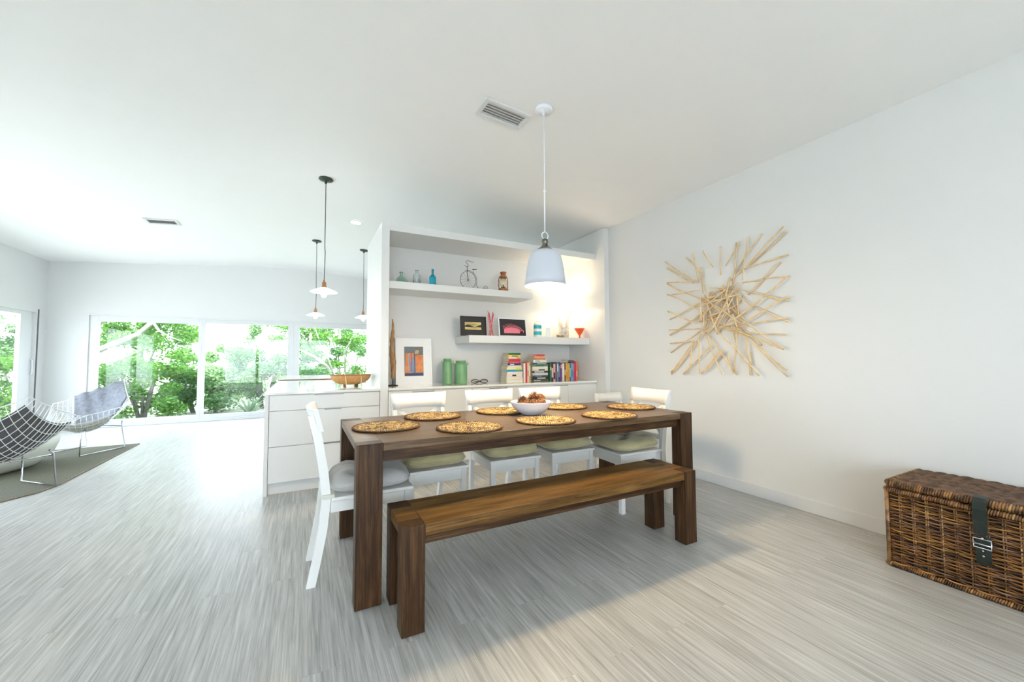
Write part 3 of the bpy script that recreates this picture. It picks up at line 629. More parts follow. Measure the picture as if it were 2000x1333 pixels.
pc = picture('black framed picture with a small golden landscape on the lower shelf', (1.560, 4.19, S2), .315, .228, .012, 'pic_black', 'pic_black', -.03, .12)
MB().box(.052, .252, .0035, .0048, .072, .158).obj('print', 'pic_gold', pc)
MB().grid(lambda a, b: (.052+.2*a, .0030, .100+.016*b+.012*math.sin(a*8)*b), 16, 2).obj('print', 'pic_black', pc)
t = thing('incense_sticks', 'bunch of pink and red decorative sticks crossed between the two pictures', 'decorative sticks', (1.955, 4.24, S2))
for i, (a, b, c_) in enumerate([(-.045, .02, 'pic_pink'), (.022, -.030, 'pic_pink'), (-.028, .030, 'pic_red'), (.038, -.012, 'pic_pink'), (.030, -.002, 'pic_red'), (-.036, .008, 'pic_pink')]):
    MB().tube([(b, .004*i-.01, 0), (a, .004*i-.012, .30-.008*i)], .0045, 6).obj('stick', c_, t)
pc = picture('white framed black picture of pink ribs and bones on the lower shelf', (2.045, 4.20, S2), .375, .232, .014, 'white_enamel', 'pic_black', -.05, .16)
m_ = MB(); m_.grid(lambda a, b: (.07+.21*a, .0033, .045+(.05+.022*math.sin(a*PI))*b), 18, 3)
for i in range(14):
    x = .06+.018*i; h_ = .045*math.sin((i+1.5)/15*PI)+.02; m_.tube([(x+.012, .0035, .085), (x+.004, .0035, .095+h_*.6), (x-.012, .0035, .10+h_)], .0022, 4)
m_.tube([(.28, .0035, .07), (.315, .0035, .085), (.33, .0035, .075), (.325, .0035, .055)], .006, 5); m_.tube([(.08, .0035, .11), (.16, .0035, .135), (.24, .0035, .125), (.31, .0035, .095)], .003, 4); m_.obj('print', 'pic_pink', pc)
mat('teal', (.02, .42, .48), .35)
t = thing('striped_jar', 'white lidded jar with two teal bands and a wire bail', 'jar', (2.585, 4.21, S2))
MB().lathe([(0, 0), (.046, 0), (.050, .006), (.050, .150), (.044, .162), (.034, .166), (.034, .172), (0, .172)], 36).obj('body', 'white_enamel', t)
for z0 in (.030, .108): MB().lathe([(.0507, z0), (.0507, z0+.044)], 36, close=False).obj('band', 'teal', t)
MB().tube([(.05*math.cos(i*PI/12), 0, .150+.052*math.sin(i*PI/12)) for i in range(13)], .0022, 6).obj('bail', 'nickel', t)
t = MB().lathe([(0, 0), (.040, 0), (.046, .01), (.036, .115), (.04, .125), (.036, .125), (.032, .11), (.040, .012), (0, .010)], 4, smooth=False).obj('tealight_box', 'mount_white', None, (2.765, 4.24, S2)); tag(t, 'small white square holder between the striped jar and the lamp', 'candle holder')
mat('gold_dark', (.30, .20, .06), .4, .6)
t = MB().prism([(-.05, -.018), (-.012, -.006), (.012, -.006), (.05, -.018), (.05, .018), (.012, .006), (-.012, .006), (-.05, .018)], -.008, .008, 'y').obj('bow_ornament', 'gold_dark', None, (2.862, 4.115, S2+.018)); tag(t, 'small dark gold bow-shaped ornament in front of the lamp', 'ornament')
lp = thing('table_lamp', 'glowing table lamp with mottled silver cylinder base on the lower shelf', 'table lamp', (3.035, 4.285, S2))
m = mat('mosaic', (.6, .6, .58), .25, .5); n = N(m); vo = n.add('ShaderNodeTexVoronoi'); vo.inputs['Scale'].default_value = 70; n.l(n.coords(), vo.inputs['Vector']); n.base(n.ramp(vo.outputs['Color'], [(.2, (.45, .47, .45)), (.5, (.80, .78, .74)), (.8, (.55, .48, .42))])); n.bump(vo.outputs['Distance'], .5, .004)
MB().lathe([(0, 0), (.074, 0), (.074, .008), (.070, .012), (.070, .345), (.060, .352), (.012, .356), (.012, .40), (0, .40)], 40).obj('base', 'mosaic', lp)
MB().lathe([(.165, .385), (.145, .56), (.143, .56), (.163, .385)], 48, close=False).obj('lamp_shade', 'lamp_linen', lp)
MB().lathe([(0, .41), (.03, .43), (.03, .46), (.012, .49), (0, .49)], 20).obj('bulb', 'bulb', lp)
lamp_point('lamp_light', (0, 0, .375), 2.2, (1, .76, .46), .05, lp); lamp_point('lamp_light', (0, 0, .53), 2.2, (1, .78, .50), .05, lp)
mat('orange_gloss', (.85, .10, .02), .3)
t = MB().lathe([(0, 0), (.020, 0), (.018, .008), (.009, .028), (.012, .04), (.066, .124), (.072, .130), (.070, .133), (.064, .126), (.010, .048), (0, .046)], 36).obj('funnel_cup', 'orange_gloss', None, (3.215, 4.18, S2)); tag(t, 'orange funnel-shaped cup at the right end of the lower shelf', 'cup')
# ---------------------------------------------------------------- on the alcove worktop
dw = thing('driftwood_sculpture', 'upright brown driftwood piece on a dark metal stand beside the left panel', 'sculpture', (.832, 4.28, CZ))
pts, rr_ = [], []
for i in range(25):
    f = i/24; pts.append((.008*math.sin(f*9)-.012*f, .006*math.cos(f*7), .075+.63*f)); rr_.append(.010+.032*(math.sin(PI*min(1, f*1.25+.12)) if f < .62 else max(.02, (1-f)/.38*.78))**1.1+.003*math.sin(i*2.1))
MB().tube(pts, rr_, 10, flat=.7).obj('driftwood', 'driftwood', dw)
MB().lathe([(0, 0), (.055, 0), (.055, .008), (.01, .012), (0, .012)], 28).tube([(0, 0, .01), (.004, 0, .09)], .005, 8).obj('stand', 'dark_metal', dw)
pc = picture('white framed abstract picture in orange and blue leaning on the alcove back wall', (.885, 4.38, CZ), .40, .52, .018, 'white_enamel', 'mount_white', -.04, .13)
def pq(x0, x1, z0, z1, y, mt, sk=0): m_ = MB(); m_.hexa([(x0, y, z0), (x1, y, z0), (x1, y+.0006, z0), (x0, y+.0006, z0), (x0+sk, y, z1), (x1+sk, y, z1), (x1+sk, y+.0006, z1), (x0+sk, y+.0006, z1)]); return m_.obj('print', mt, pc)
pq(.095, .305, .095, .425, .0040, 'pic_grey'); pq(.10, .19, .13, .35, .0032, 'pic_rust', .01); pq(.215, .302, .135, .33, .0032, 'pic_rust'); pq(.10, .30, .10, .125, .0026, 'pic_navy')
pq(.150, .166, .14, .33, .0022, 'pic_blue', -.006); pq(.178, .190, .135, .31, .0022, 'pic_blue', .004); pq(.196, .206, .14, .27, .0018, 'pic_blue'); pq(.135, .143, .15, .35, .0018, 'pic_tan', .006); pq(.21, .25, .345, .385, .0030, 'pic_tan', .01); pq(.205, .213, .13, .34, .0014, 'pic_navy'); pq(.168, .176, .14, .36, .0014, 'pic_red', .003)
def canister(x, y, r_, h_, label):
    t = thing('tin_canister', label, 'canister', (x, y, CZ), 0, 'sage green lidded tins')
    MB().lathe([(0, 0), (r_, 0), (r_, h_*.04), (r_*.97, h_*.05), (r_*.97, h_*.82), (r_*.9, h_*.87), (r_*.72, h_*.9), (r_*.72, h_*.92), (0, h_*.92)], 40).obj('body', 'green_tin', t)
    MB().lathe([(0, h_*.921), (r_*.74, h_*.921), (r_*.80, h_*.99), (r_*.78, h_), (0, h_*.985)], 40).obj('lid', 'green_tin', t)
    for sx in (-1, 1): MB().tube([(sx*r_*.93, 0, h_*.80), (sx*(r_+.018), 0, h_*.84), (sx*(r_+.016), 0, h_*.90), (sx*r_*.74, 0, h_*.90)], .004, 6).obj('handle', 'green_tin', t)
canister(1.432, 4.28, .056, .285, 'taller and narrower sage green lidded canister on the worktop'); canister(1.578, 4.24, .074, .262, 'shorter wider sage green canister next to the tall one')
gt = thing('eyeglasses', 'dark framed glasses lying folded on the worktop beside the canisters', 'glasses', (1.80, 4.22, CZ), -.1)
m_ = MB()
for sx in (-1, 1): m_.tube([(sx*.055+.045*math.cos(a*PI/8), 0, .024+.020*math.sin(a*PI/8)) for a in range(16)], .0042, 6, closed=True)
m_.tube([(-.012, 0, .030), (0, 0, .034), (.012, 0, .030)], .0035, 6); m_.obj('rims', 'dark_metal', gt)
for sx in (-1, 1): MB().tube([(sx*.100, 0, .03), (sx*.095, .02, .03), (-sx*.03, .035+.008*sx, .012)], .0032, 6).obj('temple', 'dark_metal', gt)
# ---------------------------------------------------------------- books
BM = {}
def bookmat(c_):
    k = 'cover_%d_%d_%d' % tuple(int(v*255) for v in c_)
    if k not in M: mat(k, c_, .45)
    return k
NAMES_RGB = {'dark green': (.03, .14, .08), 'yellow': (.80, .62, .05), 'white': (.78, .76, .72), 'red': (.62, .03, .04), 'crimson': (.45, .04, .06), 'navy': (.04, .04, .16), 'cream': (.72, .66, .50), 'pale yellow': (.80, .74, .42),
    'teal': (.02, .30, .42), 'pinkish white': (.78, .68, .64), 'ivory': (.76, .73, .62), 'rose': (.62, .14, .18), 'salmon': (.80, .38, .22), 'brown orange': (.48, .20, .07), 'grey': (.40, .42, .42), 'dark blue': (.04, .07, .14),
    'moss green': (.14, .22, .10), 'black': (.02, .02, .022), 'light grey': (.58, .60, .60), 'charcoal': (.06, .07, .075), 'olive black': (.07, .08, .05), 'tan': (.50, .34, .18), 'pink': (.72, .35, .42), 'steel blue': (.14, .22, .34),
    'purple': (.16, .06, .25), 'gold': (.62, .40, .10), 'amber': (.60, .28, .06), 'sky blue': (.10, .38, .62), 'magenta': (.45, .06, .30), 'orange red': (.72, .16, .06), 'dark brown': (.10, .05, .03), 'green': (.10, .34, .14)}
def book(label, col, w_, d_, th, loc, rz=0, upright=False, band=None, group='books on the alcove worktop'):
    # spine faces local -Y; flat: w_ along X, d_ along Y, th up.  upright: th along X, d_ along Y, w_ up
    t = thing('book', label, 'book', loc, rz, group); c_ = bookmat(NAMES_RGB[col]); e = .002
    m_ = MB(); p_ = MB()
    if upright:
        m_.box(0, e, 0, d_, 0, w_); m_.box(th-e, th, 0, d_, 0, w_); m_.box(0, th, -.002, e*.5, 0, w_, .0008); p_.box(e, th-e, .002, d_-.004, .003, w_-.004)
        if band: b_ = MB().box(th*.12, th*.88, -.0030, -.0022, w_*band[1], w_*band[2])
    else:
        m_.box(0, w_, 0, d_, 0, e); m_.box(0, w_, 0, d_, th-e, th); m_.box(0, w_, -.002, e*.5, 0, th, .0008); p_.box(.003, w_-.003, .002, d_-.004, e, th-e)
        if band: b_ = MB().box(w_*band[1], w_*band[2], -.0030, -.0022, th*.22, th*.78)
    m_.obj('cover', c_, t); p_.obj('pages', 'paper', t)
    if band: b_.obj('spine_label', bookmat(NAMES_RGB[band[0]]), t)
    return t
yb = 4.13
st1 = [('ivory', .222, .034, ('white', .1, .5), 'bottom book of the left stack, thick ivory'), ('cream', .218, .032, ('ivory', .1, .6), 'second book from the bottom of the left stack, cream'), ('pinkish white', .206, .034, ('black', .35, .60), 'pinkish white book in the left stack below the pale one'),
       ('pinkish white', .206, .026, ('white', .1, .3), 'slim pinkish white book just below the teal book in the left stack'), ('teal', .208, .024, ('green', .55, .98), 'teal book with a green spine end in the left stack'), ('pale yellow', .204, .028, ('yellow', .6, .95), 'pale yellow book above the teal one in the left stack'),
       ('cream', .186, .022, ('ivory', .1, .7), 'cream book right below the navy one in the left stack'), ('navy', .170, .024, ('light grey', .18, .5), 'navy book in the left stack with pale spine lettering'), ('crimson', .162, .024, ('rose', .1, .9), 'crimson book in the left stack above the navy one'),
       ('red', .160, .030, ('crimson', .2, .9), 'bright red book in the left stack'), ('white', .158, .018, ('crimson', .7, .95), 'thin white book above the bright red one in the left stack'), ('yellow', .160, .026, ('moss green', .3, .8), 'yellow book second from the top of the left stack'), ('dark green', .162, .024, None, 'topmost book of the left stack, dark green')]
z = CZ
for i, (c_, w_, th, bd, lb) in enumerate(st1):
    jit = random.uniform(-.004, .004); book(lb, c_, w_, .150 if i > 6 else .165, th, (2.107+(.222-w_)*.42+jit, yb+random.uniform(0, .01), z), random.uniform(-.03, .03), False, bd); z += th+.0004
st2 = [('olive black', .232, .028, ('grey', .1, .5), 'bottom book of the right stack, dark olive'), ('black', .236, .026, ('light grey', .3, .8), 'black book second from the bottom of the right stack'), ('charcoal', .228, .022, ('steel blue', .2, .6), 'charcoal book in the right stack above the black one'),
       ('light grey', .226, .030, ('grey', .05, .15), 'light grey book in the right stack'), ('black', .230, .024, ('light grey', .15, .75), 'black book with white lettering in the middle of the right stack'), ('cream', .222, .026, ('charcoal', .4, .8), 'cream book with a dark label in the right stack'),
       ('white', .224, .026, ('ivory', .2, .8), 'white book in the right stack below the moss green one'), ('moss green', .230, .026, ('dark green', .2, .7), 'moss green book in the right stack'), ('dark blue', .216, .022, ('grey', .3, .9), 'dark blue book in the right stack under the wide white one'),
       ('white', .190, .034, ('grey', .15, .5), 'wide white book in the right stack below the brown orange one'), ('brown orange', .160, .020, ('amber', .2, .8), 'brown orange book third from the top of the right stack'), ('salmon', .156, .022, ('brown orange', .6, .65), 'salmon book second from the top of the right stack'), ('rose', .158, .024, ('crimson', .2, .9), 'topmost book of the right stack, rose red')]
z = CZ
for i, (c_, w_, th, bd, lb) in enumerate(st2):
    book(lb, c_, w_, .15, th, (2.456+(.236-w_)*.40+random.uniform(-.004, .004), yb+random.uniform(0, .01), z), random.uniform(-.03, .03), False, bd); z += th+.0004
x = 2.336
for c_, th, h_, bd, lb in [('pinkish white', .026, .228, ('white', .3, .8), 'upright pinkish white book between the two stacks'), ('red', .026, .232, ('crimson', .2, .8), 'upright red book between the two stacks'), ('cream', .018, .232, ('tan', .3, .6), 'upright slim cream book between the two stacks'), ('tan', .024, .245, ('cream', .3, .8), 'upright tan book touching the right stack')]:
    book(lb, c_, h_, .145, th, (x, yb+.004, CZ), 0, True, bd); x += th+.0008
x = 2.712
up = [('dark green', .026, .225, ('gold', .6, .8), 'dark green'), ('black', .026, .232, ('light grey', .2, .7), 'black'), ('pink', .030, .215, ('black', .1, .5), 'pink'), ('olive black', .020, .225, ('crimson', .2, .5), 'olive black'), ('steel blue', .024, .235, ('light grey', .5, .9), 'steel blue'),
      ('navy', .028, .236, ('steel blue', .2, .8), 'navy'), ('purple', .026, .228, ('pink', .7, .9), 'purple'), ('cream', .034, .222, ('ivory', .2, .8), 'thick cream'), ('dark brown', .020, .228, ('gold', .3, .6), 'dark brown'), ('gold', .034, .228, ('amber', .1, .5), 'thick gold'),
      ('amber', .024, .225, ('gold', .6, .9), 'amber'), ('charcoal', .018, .230, ('grey', .2, .7), 'slim charcoal'), ('sky blue', .036, .225, ('teal', .2, .6), 'sky blue'), ('magenta', .022, .228, ('rose', .5, .9), 'magenta'), ('crimson', .024, .245, ('red', .2, .8), 'tall crimson'), ('orange red', .024, .240, ('salmon', .2, .5), 'orange red')]
for i, (c_, th, h_, bd, nm) in enumerate(up):
    lb = {0: 'upright dark green book first in the right-hand row', 15: 'upright orange red book last at the right end of the row'}.get(i, 'upright %s book in the right-hand row, between %s and %s' % (nm, up[i-1][4], up[i+1][4] if i < 15 else ''))
    book(lb, c_, h_, .145, th, (x, yb+.004+random.uniform(0, .008), CZ), 0, True, bd); x += th+.0012
book('grey book lying flat on top of the upright row', 'grey', .125, .13, .018, (x-.155, yb+.012, CZ+.2465), .03, False, ('charcoal', .1, .8))
# ---------------------------------------------------------------- twig wall art
STICKS = [(2.861,2.169,2.464,1.885),(2.836,2.094,2.528,1.89),(2.829,1.938,2.457,1.888),(2.832,1.817,2.459,1.803),(2.837,1.93,2.367,1.666),(2.832,1.813,2.423,1.598),(2.828,1.642,2.496,1.493),(2.83,1.561,2.365,1.733),(2.841,1.453,2.469,1.443),(2.837,1.399,2.395,1.62),(2.833,1.313,2.543,1.326),(2.836,1.216,2.498,1.418),(2.831,0.994,2.372,1.495),(2.819,1.015,2.543,1.319),(2.678,1.0,2.365,1.276),(2.557,1.333,2.607,1.002),(2.485,1.354,2.467,1.007),(2.467,1.013,2.25,1.225),(2.415,1.4,2.25,1.008),(2.632,2.164,2.441,1.938),(2.52,2.177,2.457,1.878),(2.428,2.18,2.324,2.001),(2.46,2.029,2.446,1.776),(2.261,2.181,2.268,1.917),(2.077,2.18,2.216,1.99),(2.11,2.177,2.132,1.938),(2.132,1.938,2.18,1.724),(2.01,2.201,2.024,2.052),(2.024,2.052,2.053,1.83),(1.893,2.196,2.145,1.905),(1.707,2.197,2.016,1.937),(1.708,2.154,2.183,1.854),(1.69,1.967,2.085,1.917),(1.759,1.925,2.023,1.701),(1.695,1.803,1.889,1.812),(1.889,1.812,2.065,1.81),(1.71,1.79,1.894,1.65),(1.884,1.648,2.182,1.467),(1.691,1.642,2.099,1.438),(1.697,1.602,1.978,1.706),(1.754,1.615,2.185,1.784),(1.697,1.469,2.1,1.427),(1.698,1.436,1.982,1.595),(1.982,1.595,2.138,1.741),(1.71,1.339,2.044,1.378),(1.728,1.225,2.086,1.505),(1.728,1.225,2.195,1.422),(1.71,1.062,1.927,1.262),(1.716,1.011,2.146,1.442),(1.927,1.262,2.157,1.5),(1.924,1.014,2.271,1.391),(2.021,1.01,2.015,1.209),(2.002,1.099,2.044,1.378),(2.1,1.404,2.146,1.04),(2.124,1.012,2.401,1.399),(2.159,1.023,2.202,1.201),(2.244,1.225,2.411,1.045),(2.416,1.858,2.379,1.704),(2.447,1.726,2.45,1.508),(2.416,1.61,2.421,1.419),(2.354,1.676,2.397,1.559),(2.26,1.76,2.265,1.581),(2.352,1.737,2.142,1.58),(2.198,1.739,2.173,1.548),(2.109,1.714,2.097,1.518),(2.143,1.545,2.089,1.392),(2.476,1.429,2.195,1.428),(2.422,1.648,2.173,1.782),(2.378,1.741,2.088,1.814),(2.298,1.802,2.186,1.725),(2.363,1.812,2.137,1.776),(2.347,1.445,2.167,1.571),(2.334,1.432,2.099,1.461),(2.461,1.715,2.287,1.728),(2.291,1.584,2.398,1.522),(2.33,1.588,2.34,1.444),(2.233,1.815,2.211,1.74),(2.273,1.774,2.189,1.62),(2.158,1.873,2.186,1.737),(2.089,1.791,2.177,1.642),(2.406,1.72,2.253,1.58),(2.196,1.41,2.034,1.344),(2.158,1.442,2.127,1.291),(2.471,1.379,2.347,1.432),(2.496,1.493,2.355,1.615),(2.139,1.683,2.295,1.441),(2.371,1.544,2.118,1.611),(2.438,1.575,2.237,1.685)]
ta = thing('twig_wall_art', 'large starburst of pale natural twigs on the right wall', 'wall art', (WX, 2.27, 1.58))
rnd = random.Random(5)
STICKS += [(2.27+.24*math.cos(a_), 1.585+.21*math.sin(a_), 2.27+.24*math.cos(a_+d_), 1.585+.21*math.sin(a_+d_)) for a_, d_ in [(.3, 2.2), (1.1, 2.5), (1.9, 1.9), (2.6, 2.3), (3.3, 2.6), (4.0, 2.1), (4.8, 2.4), (5.5, 2.0), (.8, 3.0), (2.2, 2.9)]]
for i, (y0, z0, y1, z1) in enumerate(STICKS):
    n_ = 7; L_ = math.hypot(y1-y0, z1-z0); r_ = rnd.uniform(.0062, .0088); d0 = rnd.uniform(.010, .065); d1 = d0+rnd.uniform(-.006, .012)
    k1, k2 = rnd.uniform(-.02, .02)*L_, rnd.uniform(-.012, .012)*L_; ny, nz = -(z1-z0)/L_, (y1-y0)/L_; pts = []
    for j in range(n_):
        f = j/(n_-1); b_ = k1*math.sin(f*PI)+k2*math.sin(2*PI*f)+rnd.uniform(-.0015, .0015)
        pts.append((-(d0+(d1-d0)*f), y0+(y1-y0)*f+ny*b_-2.27, z0+(z1-z0)*f+nz*b_-1.58))
    MB().tube(pts, [r_*(1-.25*j/(n_-1)+rnd.uniform(-.06, .06)) for j in range(n_)], 6).obj('stick', 'twig', ta)
# ---------------------------------------------------------------- wicker trunk
TXa, TXb, TYa, TYb, TZt = 2.915, 3.350, .20, 1.010, .425
wt = thing('wicker_trunk', 'brown woven wicker trunk with black leather strap against the right wall', 'trunk', (TXa, TYa, 0)); DX, DY = TXb-TXa, TYb-TYa
def weave(mb, P0, ax, L_, nrm, rows, dz, z0, sp=.052, amp=.0062):
    ax = Vector(ax); nrm = Vector(nrm); P0 = Vector(P0); n_ = max(4, int(L_/(sp/3)))
    for r_ in range(rows):
        ph = PI*(r_ % 2); pts = []; zj = rnd.uniform(-.0012, .0012)
        for j in range(n_+1):
            s_ = L_*j/n_; pts.append(P0+ax*s_+nrm*(amp*math.sin(PI*s_/sp+ph))+Vector((0, 0, z0+dz*r_+zj+.0016*math.sin(s_*23+r_*1.7))))
        mb.tube(pts, dz*.44, 5)
rows = 44; dzr = (TZt-.045)/rows
m_ = MB(); weave(m_, (0, .012, 0), (0, 1, 0), DY-.024, (-1, 0, 0), rows, dzr, .028, .052, .0070); m_.obj('front_panel', 'wicker_weave', wt)
m_ = MB(); weave(m_, (.012, DY, 0), (1, 0, 0), DX-.024, (0, 1, 0), rows, dzr, .028); m_.obj('side_panel', 'wicker_weave', wt)
m_ = MB(); weave(m_, (.012, 0, 0), (1, 0, 0), DX-.024, (0, -1, 0), rows, dzr, .028); m_.obj('side_panel', 'wicker_weave', wt)
m_ = MB(); k = 0
while k*.052+.026 < DY-.02:
    for dd in (-.004, .004): m_.tube([(0, .026+.052*k+dd, .012), (0, .026+.052*k+dd, TZt-.01)], .0032, 6)
    k += 1
for q in range(8):
    for yy in (0, DY): m_.tube([(.03+.054*q, yy, .012), (.03+.054*q, yy, TZt-.01)], .004, 6)
m_.obj('stakes', 'wicker_rim', wt)
MB().box(.009, DX, .009, DY-.009, .012, TZt-.02).obj('lining', 'wicker_lining', wt)
for (a, b) in ((0, 0), (0, DY), (DX, 0), (DX, DY)): MB().tube([(a, b, .01), (a, b, TZt)], .010, 8).obj('corner_post', 'wicker_rim', wt)
def coil(mb, p0, p1, R_, r_, pitch):   # cane wrapped round a rim
    p0, p1 = Vector(p0), Vector(p1); L_ = (p1-p0).length; n_ = int(L_/pitch); d = (p1-p0).normalized(); u_ = d.cross(Vector((0, 0, 1))).normalized(); v_ = d.cross(u_)
    for i in range(n_):
        c_ = p0+d*(pitch*(i+.5)); mb.tube([c_+u_*R_*math.cos(a*PI/4)+v_*R_*math.sin(a*PI/4)+d*.003*math.sin(a*PI/4) for a in range(8)], r_, 4, closed=True)
    mb.tube([p0, p1], R_*.92, 8)
zr, zl = TZt-.004, TZt+.034
m_ = MB()
coil(m_, (-.004, -.004, .014), (-.004, DY+.004, .014), .010, .0042, .0088); coil(m_, (-.004, DY+.004, .014), (DX, DY+.004, .014), .010, .0042, .0088); m_.obj('bottom_rim', 'wicker_rim', wt)
m_ = MB(); coil(m_, (-.004, -.004, zr), (-.004, DY-.002, zr), .013, .0048, .0094); coil(m_, (-.004, DY-.002, zr), (DX, DY-.002, zr), .013, .0048, .0094); m_.obj('top_rim', 'wicker_rim', wt)
ld_ = MB(); ld_.box(-.004, DX, -.004, DY-.012, zr+.016, zl+.004); ld_ = ld_.obj('lid', 'wicker_lid', wt)
m_ = MB(); coil(m_, (-.010, -.02, zl), (-.010, DY-.014, zl), .0165, .0052, .0100); coil(m_, (-.010, DY-.014, zl), (DX, DY-.014, zl), .0165, .0052, .0100); m_.obj('lid_rim', 'wicker_rim', ld_)
m_ = MB()
for r_ in range(42):
    x_ = .005+r_*.0101; pts = []
    if x_ > DX-.005: break
    for j in range(46): s_ = (DY-.02)*j/45; pts.append((x_+.0012*math.sin(s_*19+r_), s_, zl+.011+.0045*math.sin(PI*s_/.052+PI*(r_ % 2))+.004*math.sin(s_*7+x_*9)))
    m_.tube(pts, .0056, 5)
m_.obj('lid_weave', 'wicker_lid', ld_)
yc = .655-TYa
sp_ = MB(); bar(sp_, [(-.002, yc, zl+.030), (-.030, yc, zl+.024), (-.0435, yc, zl+.004), (-.0440, yc, zl-.03), (-.030, yc+.002, zl-.085), (-.026, yc+.004, zl-.150)], .004, .046)
sp_.obj('strap', 'leather', wt)
s2 = MB(); bar(s2, [(-.016, yc-.002, .30), (-.022, yc-.002, .255), (-.022, yc-.002, .205), (-.014, yc-.002, .165)], .006, .050); s2 = s2.obj('buckle_strap', 'leather', wt)
m_ = MB(); m_.tube([(-.029, yc-.030, .288), (-.031, yc-.030, .245), (-.031, yc+.028, .245), (-.029, yc+.028, .288)], .0042, 6, closed=True); m_.tube([(-.030, yc-.028, .262), (-.030, yc+.026, .262)], .0045, 6); m_.obj('buckle', 'chrome', s2)
m_ = MB()
for zz_ in (.292, .232, .208): m_.lathe([(0, -.004), (.0045, -.004), (.0045, .004), (0, .004)], 10, (-.027, yc-.002, zz_))
m_.obj('rivets', 'chrome', s2)
# ---------------------------------------------------------------- lounge corner: rug, wire chairs, table
rug = MB(); rp = [(-3.60, 4.10), (-2.15, 4.80), (-1.985, 5.15), (-1.985, 7.23), (-2.12, 7.42), (-3.60, 7.95)]
rp = [(-3.65, 4.55), (-2.55, 4.62), (-2.19, 4.80), (-2.03, 5.02), (-1.985, 5.25), (-1.985, 7.24), (-3.65, 7.24)]
rug.prism(rp, .001, .010); rug = tag(rug.obj('area_rug', 'rug_weave'), 'grey-green woven rug under the wire lounge chairs', 'rug')
MB().tube([(x_, y_, .006) for x_, y_ in rp], .008, 6, closed=True, flat=.6).obj('binding', 'rug_border', rug)
def shell(u_, v_, W_=.54, off=0):
    Fp, Rp, Bp, Lp = Vector((0, -.42, .42)), Vector((W_, .06, .585)), Vector((0, .44, .84)), Vector((-W_, .06, .585))
    P = Fp*(1-u_)*(1-v_)+Rp*u_*(1-v_)+Bp*u_*v_+Lp*(1-u_)*v_
    w_ = 16*u_*(1-u_)*v_*(1-v_); e = 4*u_*(1-u_)+4*v_*(1-v_)
    P += Vector((0, .02, -.30))*max(w_, 0)**.8+Vector((0, .0, -.020))*e
    if off: P += Vector((0, -.45, .9)).normalized()*off
    return P
def wire_chair(label, loc, rz, W_=.54):
    t = thing('wire_lounge_chair', label, 'lounge chair', loc, rz, 'diamond-shaped wire lounge chairs')
    m_ = MB(); n_ = 15
    for i in range(n_+1):
        f = i/n_; m_.tube([shell(f, j/14, W_) for j in range(15)], .0032 if 0 < i < n_ else .005, 4); m_.tube([shell(j/14, f, W_) for j in range(15)], .0032 if 0 < i < n_ else .005, 4)
    m_.obj('wire_shell', 'white_wire', t)
    m_ = MB()
    for sx in (-1, 1):
        m_.tube([(sx*.20, -.16, .30), (sx*.265, -.25, .285), (sx*.275, -.27, .012), (sx*.275, .24, .012), (sx*.265, .20, .30), (sx*.22, .24, .345)], .0075, 8)
    m_.tube([(-.262, -.245, .285), (.262, -.245, .285)], .0065, 8); m_.tube([(-.264, .20, .29), (.264, .20, .29)], .0065, 8); m_.obj('base_frame', 'chrome', t)
    return t
def pad(label, loc, rz, matn, u0, u1, th=.035, W_=.54, name='seat_pad', cat='cushion', fold=0, clip=None):
    m_ = MB()
    def top(a, b): u_ = u0[0]+(u0[1]-u0[0])*a; v_ = u1[0]+(u1[1]-u1[0])*b; q = (1-abs(2*a-1)**4)*(1-abs(2*b-1)**4); return shell(u_, v_, W_, .008+th*(.35+.65*max(q, 0)**.5)+fold*(.5+.5*math.sin(a*21+4*b))*(.4+.6*b))
    def bot(a, b): u_ = u0[0]+(u0[1]-u0[0])*a; v_ = u1[0]+(u1[1]-u1[0])*b; return shell(u_, v_, W_, .008)
    m_.grid(top, 36, 24); m_.grid(bot, 36, 24); bmesh.ops.remove_doubles(m_.b, verts=m_.b.verts, dist=.0001)
    n_ = 24
    def side(f0, f1): m_.grid(lambda a, b: (f0(a) if b == 0 else f1(a)), 36, 1)
    side(lambda a: top(a, 0), lambda a: bot(a, 0)); side(lambda a: top(a, 1), lambda a: bot(a, 1)); side(lambda a: top(0, a), lambda a: bot(0, a)); side(lambda a: top(1, a), lambda a: bot(1, a))
    o = m_.obj(name, matn, None, loc, rz); tag(o, label, cat); return o
c1 = ((-2.33, 5.10, .01), math.radians(226)); c2 = ((-2.42, 7.02, .01), math.radians(-30)); c3 = ((-3.30, 6.35, .01), math.radians(75))
c2 = ((-2.42, 6.93, .01), math.radians(-32))
wire_chair('white diamond wire lounge chair nearest the camera, seen from behind', *c1)
pad('dark charcoal pad inside the nearest wire lounge chair', *c1, 'dark_cloth', (.12, .93), (.12, .93), .04)
wire_chair('white diamond wire lounge chair by the far window with a blanket on it', *c2)
pad('cream seat pad on the wire lounge chair by the window', *c2, 'cream_pad', (.10, .72), (.10, .72), .045)
pad('grey-blue throw draped over the back of the window-side lounge chair', *c2, 'grey_cloth', (.30, .99), (.42, 1.02), .05, name='throw_blanket', cat='blanket', fold=.018)
wire_chair('white diamond wire lounge chair farthest left beside the sliding door', *c3)
pad('grey pad on the wire lounge chair beside the sliding door', *c3, 'grey_cloth', (.2, .9), (.2, .9), .04)
t = MB().lathe([(0, 0), (.34, 0), (.46, .04), (.56, .13), (.60, .24), (.605, .30), (.595, .312), (0, .318)], 64).obj('round_coffee_table', 'pouf_white', None, (-2.98, 6.13, .0105)); tag(t, 'low white curved-sided round coffee table between the wire chairs', 'coffee table')
